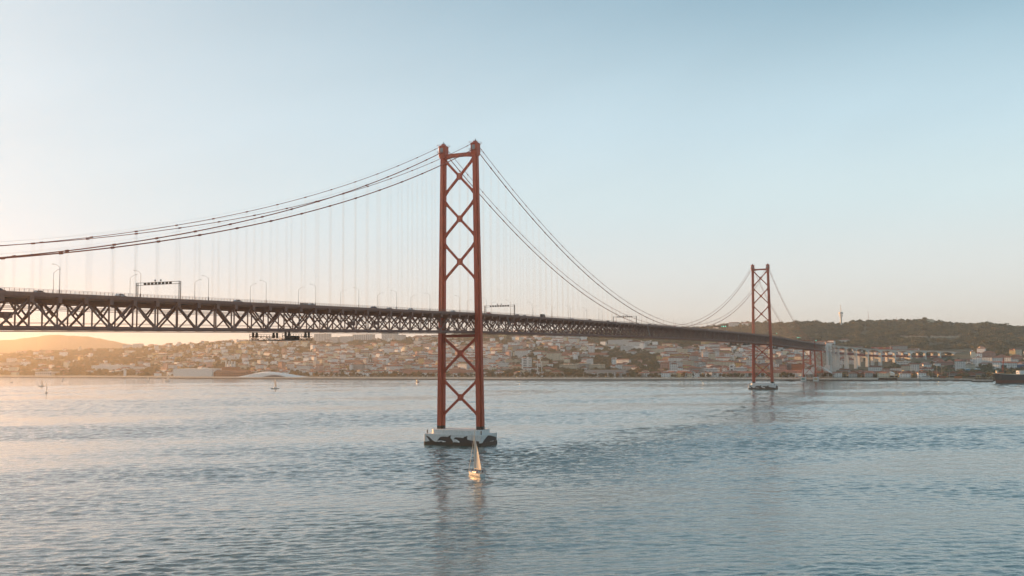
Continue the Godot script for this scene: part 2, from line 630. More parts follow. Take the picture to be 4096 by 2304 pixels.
func make_piers_and_towers() -> void:
	var d1 := [[178, 183], [205, 185], [235, 200], [270, 230], [300, 258], [325, 284], [250, 287], [240, 262], [222, 238], [200, 205]]
	var b1 := [[196, 206], [222, 238], [240, 265], [246, 285], [228, 262], [208, 235]]
	var d2 := [[368, 258], [385, 248], [400, 225], [425, 203], [470, 195], [520, 197], [550, 203], [575, 183], [607, 176], [597, 200], [598, 222], [620, 245], [637, 275], [632, 293], [570, 290], [520, 275], [470, 265], [430, 258], [395, 262]]
	var b2 := [[400, 263], [430, 259], [470, 266], [520, 276], [568, 291], [520, 289], [480, 284], [468, 272], [450, 271]]
	var d3 := [[632, 236], [655, 230], [668, 212], [690, 208], [740, 212], [805, 218], [830, 198], [880, 187], [868, 215], [872, 240], [920, 255], [1000, 265], [1070, 272], [1060, 300], [1000, 305], [900, 305], [800, 300], [765, 295], [740, 272], [700, 245], [665, 238]]
	var b3 := [[670, 241], [700, 247], [740, 275], [765, 297], [730, 293], [718, 275], [698, 262]]
	var d4 := [[1112, 305], [1140, 260], [1180, 215], [1215, 183], [1260, 187], [1358, 215], [1358, 262], [1280, 272], [1200, 285], [1150, 297]]
	for k in 2:
		var o := Vector3(SPAN * k, 0, 0)
		var where := "nearer" if k == 0 else "farther"
		var t := thing("tower_pier", "white stepped concrete pier with painted dolphins under the %s red tower" % where, "bridge pier", o, 0, "tower piers")
		var mb := MB.new()
		var ring := func(hx: float, hz: float, ch: float, y: float):
			return [Vector3(-hx, y, -hz + ch), Vector3(-hx, y, hz - ch), Vector3(-hx + ch, y, hz), Vector3(hx - ch, y, hz), Vector3(hx, y, hz - ch), Vector3(hx, y, -hz + ch), Vector3(hx - ch, y, -hz), Vector3(-hx + ch, y, -hz)]
		mb.loft([ring.call(11.25, 20.6, 0.3, 1.7), ring.call(11.25, 20.6, 0.3, 6.75), ring.call(11.1, 20.45, 0.3, 6.9)])
		piece(t, "lower_block", mb.mesh(), M.pier_white)
		mb = MB.new()
		mb.loft([ring.call(11.4, 20.75, 0.3, -4.0), ring.call(11.4, 20.75, 0.3, 1.69)])
		piece(t, "tide_band", mb.mesh(), M.tide)
		mb = MB.new()
		mb.loft([ring.call(8.6, 17.6, 2.4, 6.91), ring.call(8.6, 17.6, 2.4, 9.35), ring.call(8.45, 17.45, 2.4, 9.5)])
		piece(t, "upper_block", mb.mesh(), M.pier_white)
		# weed and wet stain creeping unevenly up from the tide line
		var weed := MB.new()
		for i in 70:
			var za := lerpf(-20.6, 20.6, i / 70.0)
			var zb := lerpf(-20.6, 20.6, (i + 1) / 70.0)
			var ha := 1.85 + absf(wob.get_noise_2d(za * 60.0, 7.0 + k * 90.0)) * 1.5
			var hb := 1.85 + absf(wob.get_noise_2d(zb * 60.0, 7.0 + k * 90.0)) * 1.5
			weed.quad(Vector3(-11.275, 1.6, za), Vector3(-11.275, 1.6, zb), Vector3(-11.275, hb, zb), Vector3(-11.275, ha, za))
		for i in 40:
			var xa := lerpf(-11.2, 11.2, i / 40.0)
			var xb := lerpf(-11.2, 11.2, (i + 1) / 40.0)
			var ha := 1.85 + absf(wob.get_noise_2d(xa * 60.0, 300.0 + k * 90.0)) * 1.5
			var hb := 1.85 + absf(wob.get_noise_2d(xb * 60.0, 300.0 + k * 90.0)) * 1.5
			weed.quad(Vector3(xa, 1.6, 20.625), Vector3(xb, 1.6, 20.625), Vector3(xb, hb, 20.625), Vector3(xa, ha, 20.625))
		piece(t, "weed_line", weed.mesh(), M.tide)
		for q in [-0.32, 0.32]:
			beam(t, "ladder_rail", Vector3(-11.4, 1.0, 14.0 + q), Vector3(-11.4, 7.6, 14.0 + q), 0.08, 0.08, M.steel)
		for s in [-1, 1]:
			var f := MB.new()
			f.tube([Vector3(-9.2, 6.9, 19.3 * s), Vector3(-9.2, 8.6, 19.3 * s)], 0.35, 8)
			f.tube([Vector3(-9.2, 8.6, 19.3 * s), Vector3(-9.2, 9.6, 19.3 * s)], 0.5, 8, 0.1)
			piece(t, "marker_light", f.mesh(), M.black)
		for e in [[d1, "mural_dark"], [b1, "mural_white"], [d2, "mural_dark"], [b2, "mural_white"], [d3, "mural_dark"], [b3, "mural_white"]]:
			mb = MB.new()
			mb.poly(face_points(e[0], 150, 1105, 322, 348, 41.2, 6.8), Vector3(-11.258 - (0.004 if e[1] == "mural_white" else 0.0), 0, 0), Vector3(0, 0, 1), Vector3.UP)
			piece(t, "dolphin_mural" if e[1] == "mural_dark" else "dolphin_belly", mb.mesh(), M[e[1]])
		mb = MB.new()
		mb.poly(face_points(d4, 1105, 1375, 348, 318, 22.5, 6.8), Vector3(0, 0, 20.61), Vector3(1, 0, 0), Vector3.UP)
		piece(t, "dolphin_mural", mb.mesh(), M.mural_dark)
		mb = MB.new()
		for s in [-1, 1]:
			for i in 8:
				mb.tube([Vector3(lerpf(-7, 7, i / 7.0), 9.5, 16.6 * s), Vector3(lerpf(-7, 7, i / 7.0), 10.5, 16.6 * s)], 0.04, 4)
			mb.bar(Vector3(-7, 10.5, 16.6 * s), Vector3(7, 10.5, 16.6 * s), 0.06, 0.06)
		piece(t, "handrail", mb.mesh(), M.lamp_pole).set_meta("kind", "stuff")
		make_tower(o, where)

func leg_at(y: float) -> float:
	return lerpf(14.2, 11.75, (y - 9.5) / 180.0)

func make_tower(o: Vector3, where: String) -> void:
	var t := thing("bridge_tower", "tall red steel bridge tower with crossed braces, the %s of the two" % where, "bridge tower", o, 0, "bridge towers")
	var section := func(s: float, y: float):
		var f := (y - 9.5) / 180.0
		var hw := lerpf(2.25, 1.75, f)
		var hd := lerpf(3.1, 2.2, f)
		var iw := hw * 0.58
		var idp := hd * 0.52
		var zc: float = leg_at(y) * s
		var pts := [[-hd, -iw], [-hd, iw], [-idp, iw], [-idp, hw], [idp, hw], [idp, iw], [hd, iw], [hd, -iw], [idp, -iw], [idp, -hw], [-idp, -hw], [-idp, -iw]]
		return pts.map(func(p): return Vector3(p[0], y, zc + p[1]))
	for s in [-1.0, 1.0]:
		var mb := MB.new()
		mb.loft([section.call(s, 11.6), section.call(s, 60.0), section.call(s, 120.0), section.call(s, 188.0)])
		var leg := piece(t, "leg", mb.mesh(), M.red)
		mb = MB.new()
		mb.loft([section.call(s, 9.5), section.call(s, 11.59)])
		piece(leg, "base_collar", mb.mesh(), M.black)
		# plate joints round the leg
		for y in [28.0, 46.0, 70.0, 96.0, 124.0, 152.0]:
			var r := []
			for yy in [y, y + 0.35]:
				r.append(section.call(s, yy).map(func(p): return p + (p - Vector3(0, p.y, leg_at(p.y) * s)) * 0.02))
			mb = MB.new()
			mb.loft(r)
			piece(leg, "plate_joint", mb.mesh(), M.red)
		# saddle housing
		var zc: float = 11.75 * s
		var oct := func(hx: float, hz: float, ch: float, y: float):
			return [Vector3(-hx, y, zc - hz + ch), Vector3(-hx, y, zc + hz - ch), Vector3(-hx + ch, y, zc + hz), Vector3(hx - ch, y, zc + hz), Vector3(hx, y, zc + hz - ch), Vector3(hx, y, zc - hz + ch), Vector3(hx - ch, y, zc - hz), Vector3(-hx + ch, y, zc - hz)]
		mb = MB.new()
		mb.loft([oct.call(2.3, 1.9, 0.3, 186.0), oct.call(2.95, 2.3, 0.5, 187.6), oct.call(2.95, 2.3, 0.5, 193.6), oct.call(3.15, 2.5, 0.5, 193.65), oct.call(3.15, 2.5, 0.5, 193.95), oct.call(1.6, 1.3, 0.4, 194.9), oct.call(1.2, 1.0, 0.3, 195.6)])
		var house := piece(t, "saddle_housing", mb.mesh(), M.red)
		mb = MB.new()
		for y in [189.4, 193.9]:
			for c in [[-3.6, -2.9], [-3.6, 2.9], [3.6, 2.9], [3.6, -2.9]]:
				mb.tube([Vector3(c[0], y, zc + c[1]), Vector3(c[0], y + 1.1, zc + c[1])], 0.05, 4)
			for q in [0.55, 1.1]:
				mb.bar(Vector3(-3.6, y + q, zc - 2.9), Vector3(-3.6, y + q, zc + 2.9), 0.07, 0.07)
				mb.bar(Vector3(3.6, y + q, zc - 2.9), Vector3(3.6, y + q, zc + 2.9), 0.07, 0.07)
				mb.bar(Vector3(-3.6, y + q, zc + 2.9), Vector3(3.6, y + q, zc + 2.9), 0.07, 0.07)
				mb.bar(Vector3(-3.6, y + q, zc - 2.9), Vector3(3.6, y + q, zc - 2.9), 0.07, 0.07)
		mb.box(Vector3(-3.3, 189.35, zc), Vector3(0.6, 0.15, 5.8))
		mb.box(Vector3(3.3, 189.35, zc), Vector3(0.6, 0.15, 5.8))
		piece(house, "gallery", mb.mesh(), M.deep_red)
		mb = MB.new()
		mb.tube([Vector3(0, 195.6, zc), Vector3(0, 197.4, zc)], 0.28, 6, 0.1)
		for a in 3:
			mb.tube([Vector3(cos(a * 2.1) * 0.9, 195.3, zc + sin(a * 2.1) * 0.8), Vector3(cos(a * 2.1) * 0.9, 196.5, zc + sin(a * 2.1) * 0.8)], 0.16, 5)
		piece(house, "beacon", mb.mesh(), M.black)
		mb = MB.new()
		mb.box(Vector3(-2.97, 191.3, zc), Vector3(0.08, 3.0, 2.2))
		piece(house, "saddle_opening", mb.mesh(), M.steel)
	# top portal beam, slightly arched below
	var mb2 := MB.new()
	for i in 8:
		var r := []
		for q in 2:
			var f := (i + q) / 8.0
			var z := lerpf(-10.2, 10.2, f)
			var yb := 185.2 + 1.1 * (1.0 - pow(absf(f * 2 - 1), 3.0))
			r.append([Vector3(-1.1, yb, z), Vector3(1.1, yb, z), Vector3(1.1, 188.6, z), Vector3(-1.1, 188.6, z)])
		mb2.loft([r[0], r[1]])
	piece(t, "portal_beam", mb2.mesh(), M.red)
	beam(t, "portal_beam", Vector3(0, 69.3, -11.6), Vector3(0, 69.3, 11.6), 2.2, 1.7, M.deep_red)
	# the crossed braces
	for e in [[184.6, 173.4, 162.0], [157.0, 145.5, 134.0], [129.2, 117.4, 105.8], [68.2, 57.9, 46.0], [41.0, 29.7, 18.2]]:
		for s in [-1.0, 1.0]:
			for q in [[e[0], e[1]], [e[2], e[1]]]:
				var y: float = q[0]
				beam(t, "cross_brace", Vector3(0, y, (leg_at(y) - 1.2) * s), Vector3(0, q[1], 0), 1.5, 1.35, M.red)
				# gusset at the leg
				var g := MB.new()
				var dirn: float = signf(q[1] - y)
				var zi: float = (leg_at(y) - 1.5) * s
				var tri := [Vector3(-0.65, y - dirn * 1.6, zi), Vector3(-0.65, y + dirn * 3.4, zi), Vector3(-0.65, y + dirn * 1.9, zi - 2.6 * s)]
				g.loft([tri, tri.map(func(p): return p + Vector3(1.3, 0, 0))])
				piece(t, "gusset", g.mesh(), M.red)
		var c := MB.new()
		var oc := []
		for k in 8:
			var a := TAU * (k + 0.5) / 8
			oc.append(Vector3(-0.85, e[1] + sin(a) * 2.3, cos(a) * 1.9))
		c.loft([oc, oc.map(func(p): return p + Vector3(1.7, 0, 0))])
		piece(t, "gusset", c.mesh(), M.red)


# ---------------------------------------------------------------- deck
func sole(u: float) -> float:   # underside of the truss
	if u < 0.0:
		return 70.9 + 0.0135 * u
	if u < SPAN:
		var t := u / SPAN
		return lerpf(70.9, 70.2, t) + 7.2 * t * (1.0 - t)
	return 70.2 - 0.0173 * (u - SPAN)

const P := 11.511
const TZ := 10.6

func make_deck() -> void:
	var t := thing("bridge_deck", "long steel truss deck carrying road and railway across the river", "bridge deck")
	var k0 := -42
	var k1 := 144
	var vert := []
	var diag := []
	var chord := []
	var plate := []
	var node_box := []
	var floor_b := []
	var sway := []
	var lat := []
	var pipe := []
	var rail_b := []
	var fascia := []
	var walk := []
	for k in range(k0, k1):
		var u := k * P
		var w := (k + 1) * P
		var a := sole(u)
		var b := sole(w)
		for s in [-1.0, 1.0]:
			var z: float = TZ * s
			vert.append([Vector3(u, a + 0.9, z), Vector3(u, a + 11.0, z), 0.42, 0.46])
			if posmod(k, 2) == 0:
				diag.append([Vector3(u, a + 1.1, z), Vector3(w, b + 11.0, z), 0.45, 0.62])
			else:
				diag.append([Vector3(u, a + 11.0, z), Vector3(w, b + 1.1, z), 0.45, 0.62])
			chord.append([Vector3(u, a + 11.45, z), Vector3(w, b + 11.45, z), 0.7, 0.85])
			chord.append([Vector3(u, a + 0.95, z), Vector3(w, b + 0.95, z), 0.7, 0.75])
			walk.append([Vector3(u, a + 0.12, z + 0.55 * s), Vector3(w, b + 0.12, z + 0.55 * s), 0.9, 0.3])
			node_box.append([Vector3(u - 0.85, a + 10.75, z + 0.7 * s), Vector3(u + 0.85, a + 10.75, z + 0.7 * s), 1.3, 2.1])
			if posmod(k, 2) == 0:
				plate.append([Vector3(u - 1.2, a + 1.3, z + 0.37 * s), Vector3(u + 1.2, a + 1.3, z + 0.37 * s), 0.08, 1.7])
			fascia.append([Vector3(u, a + 12.35, 12.1 * s), Vector3(w, b + 12.35, 12.1 * s), 0.3, 1.3])
			# sway frame knees and rail-deck rails
			sway.append([Vector3(u, a + 10.6, z), Vector3(u, a + 5.6, z - 5.6 * s), 0.45, 0.55])
			sway.append([Vector3(u, a + 5.6, z - 5.6 * s), Vector3(u, a + 10.6, 0.6 * s), 0.45, 0.55])
			sway.append([Vector3(u, a + 1.2, z), Vector3(u, a + 5.6, z - 5.6 * s), 0.4, 0.5])
			rail_b.append([Vector3(u, a + 2.9, 5.6 * s), Vector3(w, b + 2.9, 5.6 * s), 0.12, 0.12])
			pipe.append([Vector3(u, a + 8.6, 4.0 * s), Vector3(w, b + 8.6, 4.0 * s), 0.16, 0.16])
			pipe.append([Vector3(u, a + 7.7, 6.2 * s), Vector3(w, b + 7.7, 6.2 * s), 0.2, 0.2])
		pipe.append([Vector3(u, a + 9.5, 0), Vector3(w, b + 9.5, 0), 0.2, 0.25])
		floor_b.append([Vector3(u, a + 10.4, -TZ), Vector3(u, a + 10.4, TZ), 0.4, 1.3])
		floor_b.append([Vector3(u, a + 0.8, -TZ), Vector3(u, a + 0.8, TZ), 0.5, 0.9])
		if posmod(k, 2) == 0:
			lat.append([Vector3(u, a + 0.5, -TZ), Vector3(w, b + 0.5, TZ), 0.4, 0.3])
		else:
			lat.append([Vector3(u, a + 0.5, TZ), Vector3(w, b + 0.5, -TZ), 0.4, 0.3])
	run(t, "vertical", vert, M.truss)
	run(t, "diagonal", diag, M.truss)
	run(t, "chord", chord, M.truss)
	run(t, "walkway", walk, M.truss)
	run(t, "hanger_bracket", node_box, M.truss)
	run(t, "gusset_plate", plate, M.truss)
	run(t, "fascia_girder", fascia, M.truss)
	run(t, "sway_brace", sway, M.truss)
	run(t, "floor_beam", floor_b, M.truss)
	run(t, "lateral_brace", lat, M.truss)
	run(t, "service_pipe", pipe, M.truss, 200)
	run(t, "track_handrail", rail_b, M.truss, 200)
	var road := MB.new()
	var track := MB.new()
	for k in range(k0, k1):
		var u := k * P
		var w := (k + 1) * P
		for e in [[road, 11.95, 12.55, 12.0], [track, 1.3, 1.75, 4.6]]:
			var a: float = sole(u)
			var b: float = sole(w)
			var z: float = e[3]
			e[0].hull8([Vector3(u, a + e[1], -z), Vector3(u, a + e[1], z), Vector3(w, b + e[1], z), Vector3(w, b + e[1], -z), Vector3(u, a + e[2], -z), Vector3(u, a + e[2], z), Vector3(w, b + e[2], z), Vector3(w, b + e[2], -z)])
	piece(t, "roadway", road.mesh(), M.asphalt)
	piece(t, "railway_bed", track.mesh(), M.truss)
	# parapet railings: rails, and posts every 1.9 m
	for s in [-1.0, 1.0]:
		var mb := MB.new()
		var u := k0 * P
		while u < k1 * P:
			mb.bar(Vector3(u, sole(u) + 12.9, 12.1 * s), Vector3(u, sole(u) + 14.15, 12.1 * s), 0.1, 0.1)
			u += 1.9
		for k in range(k0, k1):
			for y in [13.2, 13.65, 14.1]:
				mb.bar(Vector3(k * P, sole(k * P) + y, 12.1 * s), Vector3((k + 1) * P, sole((k + 1) * P) + y, 12.1 * s), 0.09, 0.09)
		piece(t, "parapet_railing", mb.mesh(), M.truss).set_meta("kind", "stuff")
	# boxes hung in the truss, and the ladders at its joints
	for e in [[-341.0, 5.2, 3.2, 2.0], [-137.0, 4.6, 4.0, 2.0], [-114.0, 5.2, 4.2, 1.9], [118.0, 5.6, 3.4, 2.0]]:
		slab(t, "signal_box", Vector3(e[0], sole(e[0]) + e[1], 8.4), Vector3(e[2], e[3], 2.4), M.truss)
	for u in [46.0, 370.0, 782.0]:
		var mb := MB.new()
		for q in [-0.8, 0.8]:
			mb.bar(Vector3(u + q, sole(u) + 12.8, 11.6), Vector3(u + 9.0 + q, sole(u) + 1.6, 11.6), 0.2, 0.3)
		for i in 22:
			var f := i / 21.0
			mb.bar(Vector3(u - 0.8 + 9.0 * f, sole(u) + 12.8 - 11.2 * f, 11.6), Vector3(u + 0.8 + 9.0 * f, sole(u) + 12.8 - 11.2 * f, 11.6), 0.5, 0.08)
		piece(t, "access_ladder", mb.mesh(), M.steel)


# ---------------------------------------------------------------- cables
func cable_y(u: float, upper: bool) -> float:
	if u >= 0.0 and u <= SPAN:
		var q := u - SPAN * 0.5
		return (88.2 if upper else 84.3) + (4.17e-4 if upper else 4.16e-4) * q * q
	var w := u if u < 0.0 else SPAN - u
	return (195.2 if upper else 191.0) + 0.4337 * w + 4.09e-4 * w * w

func make_cables() -> void:
	for upper in [false, true]:
		for s in [1.0, -1.0]:
			var z: float = 11.75 * s
			var side := "near" if s > 0 else "far"
			var t := thing("suspension_cable", "%s red main cable on the %s side of the bridge with its hangers" % ["thin upper" if upper else "thick lower", side], "cable", Vector3.ZERO, 0, "main cables")
			var pts := []
			var u := -483.0
			while u <= SPAN + 483.5:
				pts.append(Vector3(u, cable_y(u, upper), z))
				u += 7.6735
			pts.append(Vector3(1640.0, 26.0 if not upper else 30.0, z * 1.0))
			pts.push_front(Vector3(-600.0, 44.0, z))
			var mb := MB.new()
			mb.tube(pts, 0.15 if upper else 0.26, 6)
			piece(t, "cable", mb.mesh(), M.cable)
			# hand ropes above the cable
			var hand := MB.new()
			for q in [-0.45, 0.45]:
				var hp := []
				for p in pts.slice(1, pts.size() - 1):
					hp.append(p + Vector3(0, 1.35, q))
				hand.tube(hp, 0.014, 3)
			piece(t, "hand_rope", hand.mesh(), M.hanger)
			var band := MB.new()
			band.tube([Vector3(-0.7, 0, 0), Vector3(0.7, 0, 0)], 0.3 if upper else 0.44, 8)
			var bm := band.mesh()
			for k in range(-21, 66):
				var hu := k * 2 * P + (P if upper else 0.0)
				if hu > SPAN + 478 or hu < -478 or absf(hu) < 4 or absf(hu - SPAN) < 4:
					continue
				var cy := cable_y(hu, upper)
				var low := sole(hu) + 11.2
				var slope := (cable_y(hu + 1.0, upper) - cable_y(hu - 1.0, upper)) / 2.0
				var clamp_ := piece(t, "cable_band", bm, M.cable, Transform3D(Basis(Vector3(0, 0, 1), atan(slope)), Vector3(hu, cy, z)))
				if cy - low < 1.5:
					continue
				var h := MB.new()
				for q in [[-0.38, -0.3], [0.38, -0.3], [-0.38, 0.3], [0.38, 0.3]]:
					h.tube([Vector3(q[0], low, q[1]), Vector3(q[0], cy, q[1])], 0.015, 4)
				piece(t, "hanger", h.mesh(), M.hanger, Transform3D(Basis.IDENTITY, Vector3(hu, 0, z)))


# ---------------------------------------------------------------- what stands on and under the deck
func make_deck_furniture() -> void:
	# street lamps: poles 9 m high with a curved arm over the road
	for s in [1.0, -1.0]:
		var k := 0
		var u := (-472.5 if s > 0 else -455.2)
		var lamp_pole := MB.new()
		lamp_pole.tube([Vector3.ZERO, Vector3(0, 1.4, 0)], 0.2, 6)
		lamp_pole.tube([Vector3(0, 1.4, 0), Vector3(0, 9.3, 0)], 0.09, 6, 0.06)
		var arm := MB.new()
		var ap := []
		for i in 6:
			var f := i / 5.0
			ap.append(Vector3(0, 9.2 + sin(f * PI * 0.5) * 1.3, -s * 3.0 * f))
		arm.tube(ap, 0.045, 5)
		var lamp := MB.new()
		lamp.box(Vector3(0, 10.5, -s * 3.3), Vector3(0.28, 0.12, 0.8))
		var meshes := [lamp_pole.mesh(), arm.mesh(), lamp.mesh()]
		while u < 1500.0:
			if absf(u) > 5 and absf(u - SPAN) > 5:
				var t := thing("street_lamp", "slim curved-arm street lamp on the %s edge of the bridge deck" % ("near" if s > 0 else "far"), "street lamp", Vector3(u, sole(u) + 12.95, 11.6 * s), 0, "street lamps along the %s edge of the deck" % ("near" if s > 0 else "far"))
				piece(t, "pole", meshes[0], M.lamp_pole)
				piece(t, "arm", meshes[1], M.lamp_pole)
				piece(t, "lamp_head", meshes[2], M.lamp_pole)
			k += 1
			u += 37.5
	# lane signal gantries
	var glow := paint("signal_green_light", lin(0.1, 0.9, 0.6), 0.4)
	glow.emission_enabled = true
	glow.emission = lin(0.25, 1.0, 0.75)
	glow.emission_energy_multiplier = 0.8
	var gantries := [[-264.0, "first", 0], [59.5, "second", 0], [336.5, "third", 0], [731.5, "fourth", 3], [1105.0, "fifth", 1], [1345.0, "sixth", 3], [1560.0, "last", 3]]
	for e in gantries:
		var u: float = e[0]
		var y := sole(u) + 12.9
		var t := thing("lane_gantry", "dark steel lane signal gantry over the roadway, the %s along the bridge" % e[1], "gantry", Vector3(u, y, 0), 0, "lane gantries")
		for s in [-1.0, 1.0]:
			for q in [-0.45, 0.45]:
				slab(t, "post", Vector3(q, 3.2, 11.5 * s), Vector3(0.22, 8.4, 0.3), M.lamp_pole)
		for q in [6.4, 7.35]:
			slab(t, "crossbar", Vector3(0, q, 0), Vector3(0.3, 0.18, 23.0), M.lamp_pole)
		for i in 8:
			var z := lerpf(-6.8, 6.8, i / 7.0)
			slab(t, "signal_head", Vector3(-0.35, 6.85, z), Vector3(0.4, 0.9, 1.15), M.black)
			if i < e[2]:
				var sp := SphereMesh.new()
				sp.radius = 0.55
				sp.height = 1.1
				sp.radial_segments = 8
				sp.rings = 4
				piece(t, "signal_light", sp, glow, Transform3D(Basis.IDENTITY, Vector3(-0.5, 6.85, lerpf(6.8, 0.0, i / 3.0))))
		for z in [-1.7, 1.3]:
			var disc := MB.new()
			disc.tube([Vector3(-0.06, 8.1, z), Vector3(0.06, 8.1, z)], 0.45, 12)
			disc.bar(Vector3(0, 7.3, z), Vector3(0, 7.8, z), 0.08, 0.08)
			piece(t, "round_sign", disc.mesh(), M.steel)
	# maintenance travellers hung under the truss
	for e in [[-184.0, "the travelling platform hung below the side span", 11.5], [850.0, "the travelling platform hung below the main span by the far tower", 22.0], [1180.0, "the travelling platform hung below the truss just past the far tower", 24.0]]:
		var u: float = e[0]
		var y := sole(u)
		var hl: float = e[2]
		var t := thing("maintenance_platform", "dark steel lattice " + e[1].substr(4), "work platform", Vector3(u, y, 0), 0, "maintenance platforms")
		for s in [-1.0, 1.0]:
			for yy in [-1.9, -3.7, -0.9]:
				beam(t, "rail", Vector3(-hl, yy, 9.5 * s), Vector3(hl, yy, 9.5 * s), 0.22 if yy > -1.5 else 0.3, 0.12 if yy > -1.5 else 0.3, M.black)
			var n := int(hl)
			for i in n:
				var xa := lerpf(-hl, hl, float(i) / n)
				var xb := lerpf(-hl, hl, float(i + 1) / n)
				beam(t, "strut", Vector3(xa, -3.7, 9.5 * s), Vector3(xa, -0.9, 9.5 * s), 0.14, 0.14, M.black)
				beam(t, "strut", Vector3(xa, -3.7 if i % 2 else -1.9, 9.5 * s), Vector3(xb, -1.9 if i % 2 else -3.7, 9.5 * s), 0.14, 0.14, M.black)
			for q in [-hl * 0.78, -hl * 0.55, hl * 0.55, hl * 0.78]:
				slab(t, "hanger_leg", Vector3(q, -1.2, 9.5 * s), Vector3(1.0, 2.6, 0.6), M.black)
		slab(t, "platform_floor", Vector3(0, -3.75, 0), Vector3(hl * 2.0, 0.12, 19.0), M.black)
		for q in [-2.0, 3.0]:
			slab(t, "cabin", Vector3(q, -2.75, 6.0), Vector3(2.6, 1.7, 3.0), M.black)
	make_cars()

func make_cars() -> void:
	var tints := [["white", lin(0.7, 0.7, 0.69)], ["silver", lin(0.4, 0.4, 0.41)], ["black", lin(0.02, 0.02, 0.022)], ["dark blue", lin(0.03, 0.05, 0.11)], ["red", lin(0.35, 0.03, 0.025)], ["grey", lin(0.16, 0.16, 0.165)]]
	var body := MB.new()
	var prof := [[-2.1, 0.35], [2.1, 0.35], [2.15, 0.75], [1.2, 0.92], [0.45, 1.42], [-1.2, 1.45], [-2.0, 0.98], [-2.15, 0.7]]
	var ring := func(z: float, f: float): return prof.map(func(p): return Vector3(p[0], p[1], z * (1.0 if p[1] < 1.0 else f)))
	body.loft([ring.call(0.88, 0.78), ring.call(-0.88, 0.78)])
	var glass := MB.new()
	for s in [-1.0, 1.0]:
		var q := [Vector3(-1.7, 0.98, 0.89 * s), Vector3(1.0, 0.98, 0.89 * s), Vector3(0.42, 1.36, 0.74 * s), Vector3(-1.15, 1.38, 0.74 * s)]
		if s > 0:
			glass.quad(q[0], q[1], q[2], q[3])
		else:
			glass.quad(q[3], q[2], q[1], q[0])
	glass.quad(Vector3(1.16, 0.97, 0.72), Vector3(1.16, 0.97, -0.72), Vector3(0.5, 1.41, -0.64), Vector3(0.5, 1.41, 0.64))
	var wheel := MB.new()
	wheel.tube([Vector3(0, 0, -0.11), Vector3(0, 0, 0.11)], 0.33, 10)
	var bm := body.mesh()
	var gm := glass.mesh()
	var wm := wheel.mesh()
	var mats := []
	for e in tints:
		mats.append(paint("car_" + e[0].replace(" ", "_"), e[1], 0.3))
	var u := -345.0
	var i := 0
	while u < 1450.0:
		if absf(u) > 9 and absf(u - SPAN) > 9:
			var lane := [9.6, 6.4, 9.8, -6.2, 9.4, -3.0, 9.7, -9.4][i % 8] as float
			var c := rng.randi() % tints.size()
			var big := i % 11 == 7

			var where := "on the approach at the photograph's left" if u < -180 else ("on the deck short of the near tower" if u < 0 else ("on the deck just past the near tower" if u < 230 else ("on the deck towards mid-span" if u < 600 else ("on the deck nearing the far tower" if u < SPAN else "on the deck beyond the far tower"))))
			if big:
				var t := thing("delivery_van", "tall %s van driving %s" % [tints[c][0], where], "van", Vector3(u, sole(u) + 12.57, lane), 0, "traffic on the bridge")
				var vb := MB.new()
				vb.hull8([Vector3(-3, 0.4, -1), Vector3(-3, 0.4, 1), Vector3(2.9, 0.4, 1), Vector3(2.9, 0.4, -1), Vector3(-3, 2.7, -0.95), Vector3(-3, 2.7, 0.95), Vector3(1.9, 2.7, 0.95), Vector3(1.9, 2.7, -0.95)])
				piece(t, "body", vb.mesh(), mats[c])
				for q in [[-1.9, -0.9], [-1.9, 0.9], [1.8, -0.9], [1.8, 0.9]]:
					piece(t, "wheel", wm, M.black, Transform3D(Basis.IDENTITY, Vector3(q[0], 0.35, q[1])))
				slab(t, "side_window", Vector3(1.7, 1.9, 0.985), Vector3(1.0, 0.6, 0.04), M.pane)
			else:
				var t := thing("passenger_car", "%s car driving %s" % [tints[c][0], where], "car", Vector3(u, sole(u) + 12.57, lane), 0.0 if lane > 0 else PI, "traffic on the bridge")
				piece(t, "body", bm, mats[c])
				piece(t, "windows", gm, M.pane)
				for q in [[-1.3, -0.82], [-1.3, 0.82], [1.3, -0.82], [1.3, 0.82]]:
					piece(t, "wheel", wm, M.black, Transform3D(Basis.IDENTITY, Vector3(q[0], 0.34, q[1])))
		i += 1
		u += rng.randf_range(11.0, 36.0) * (1.0 + maxf(u, 0.0) / 700.0)


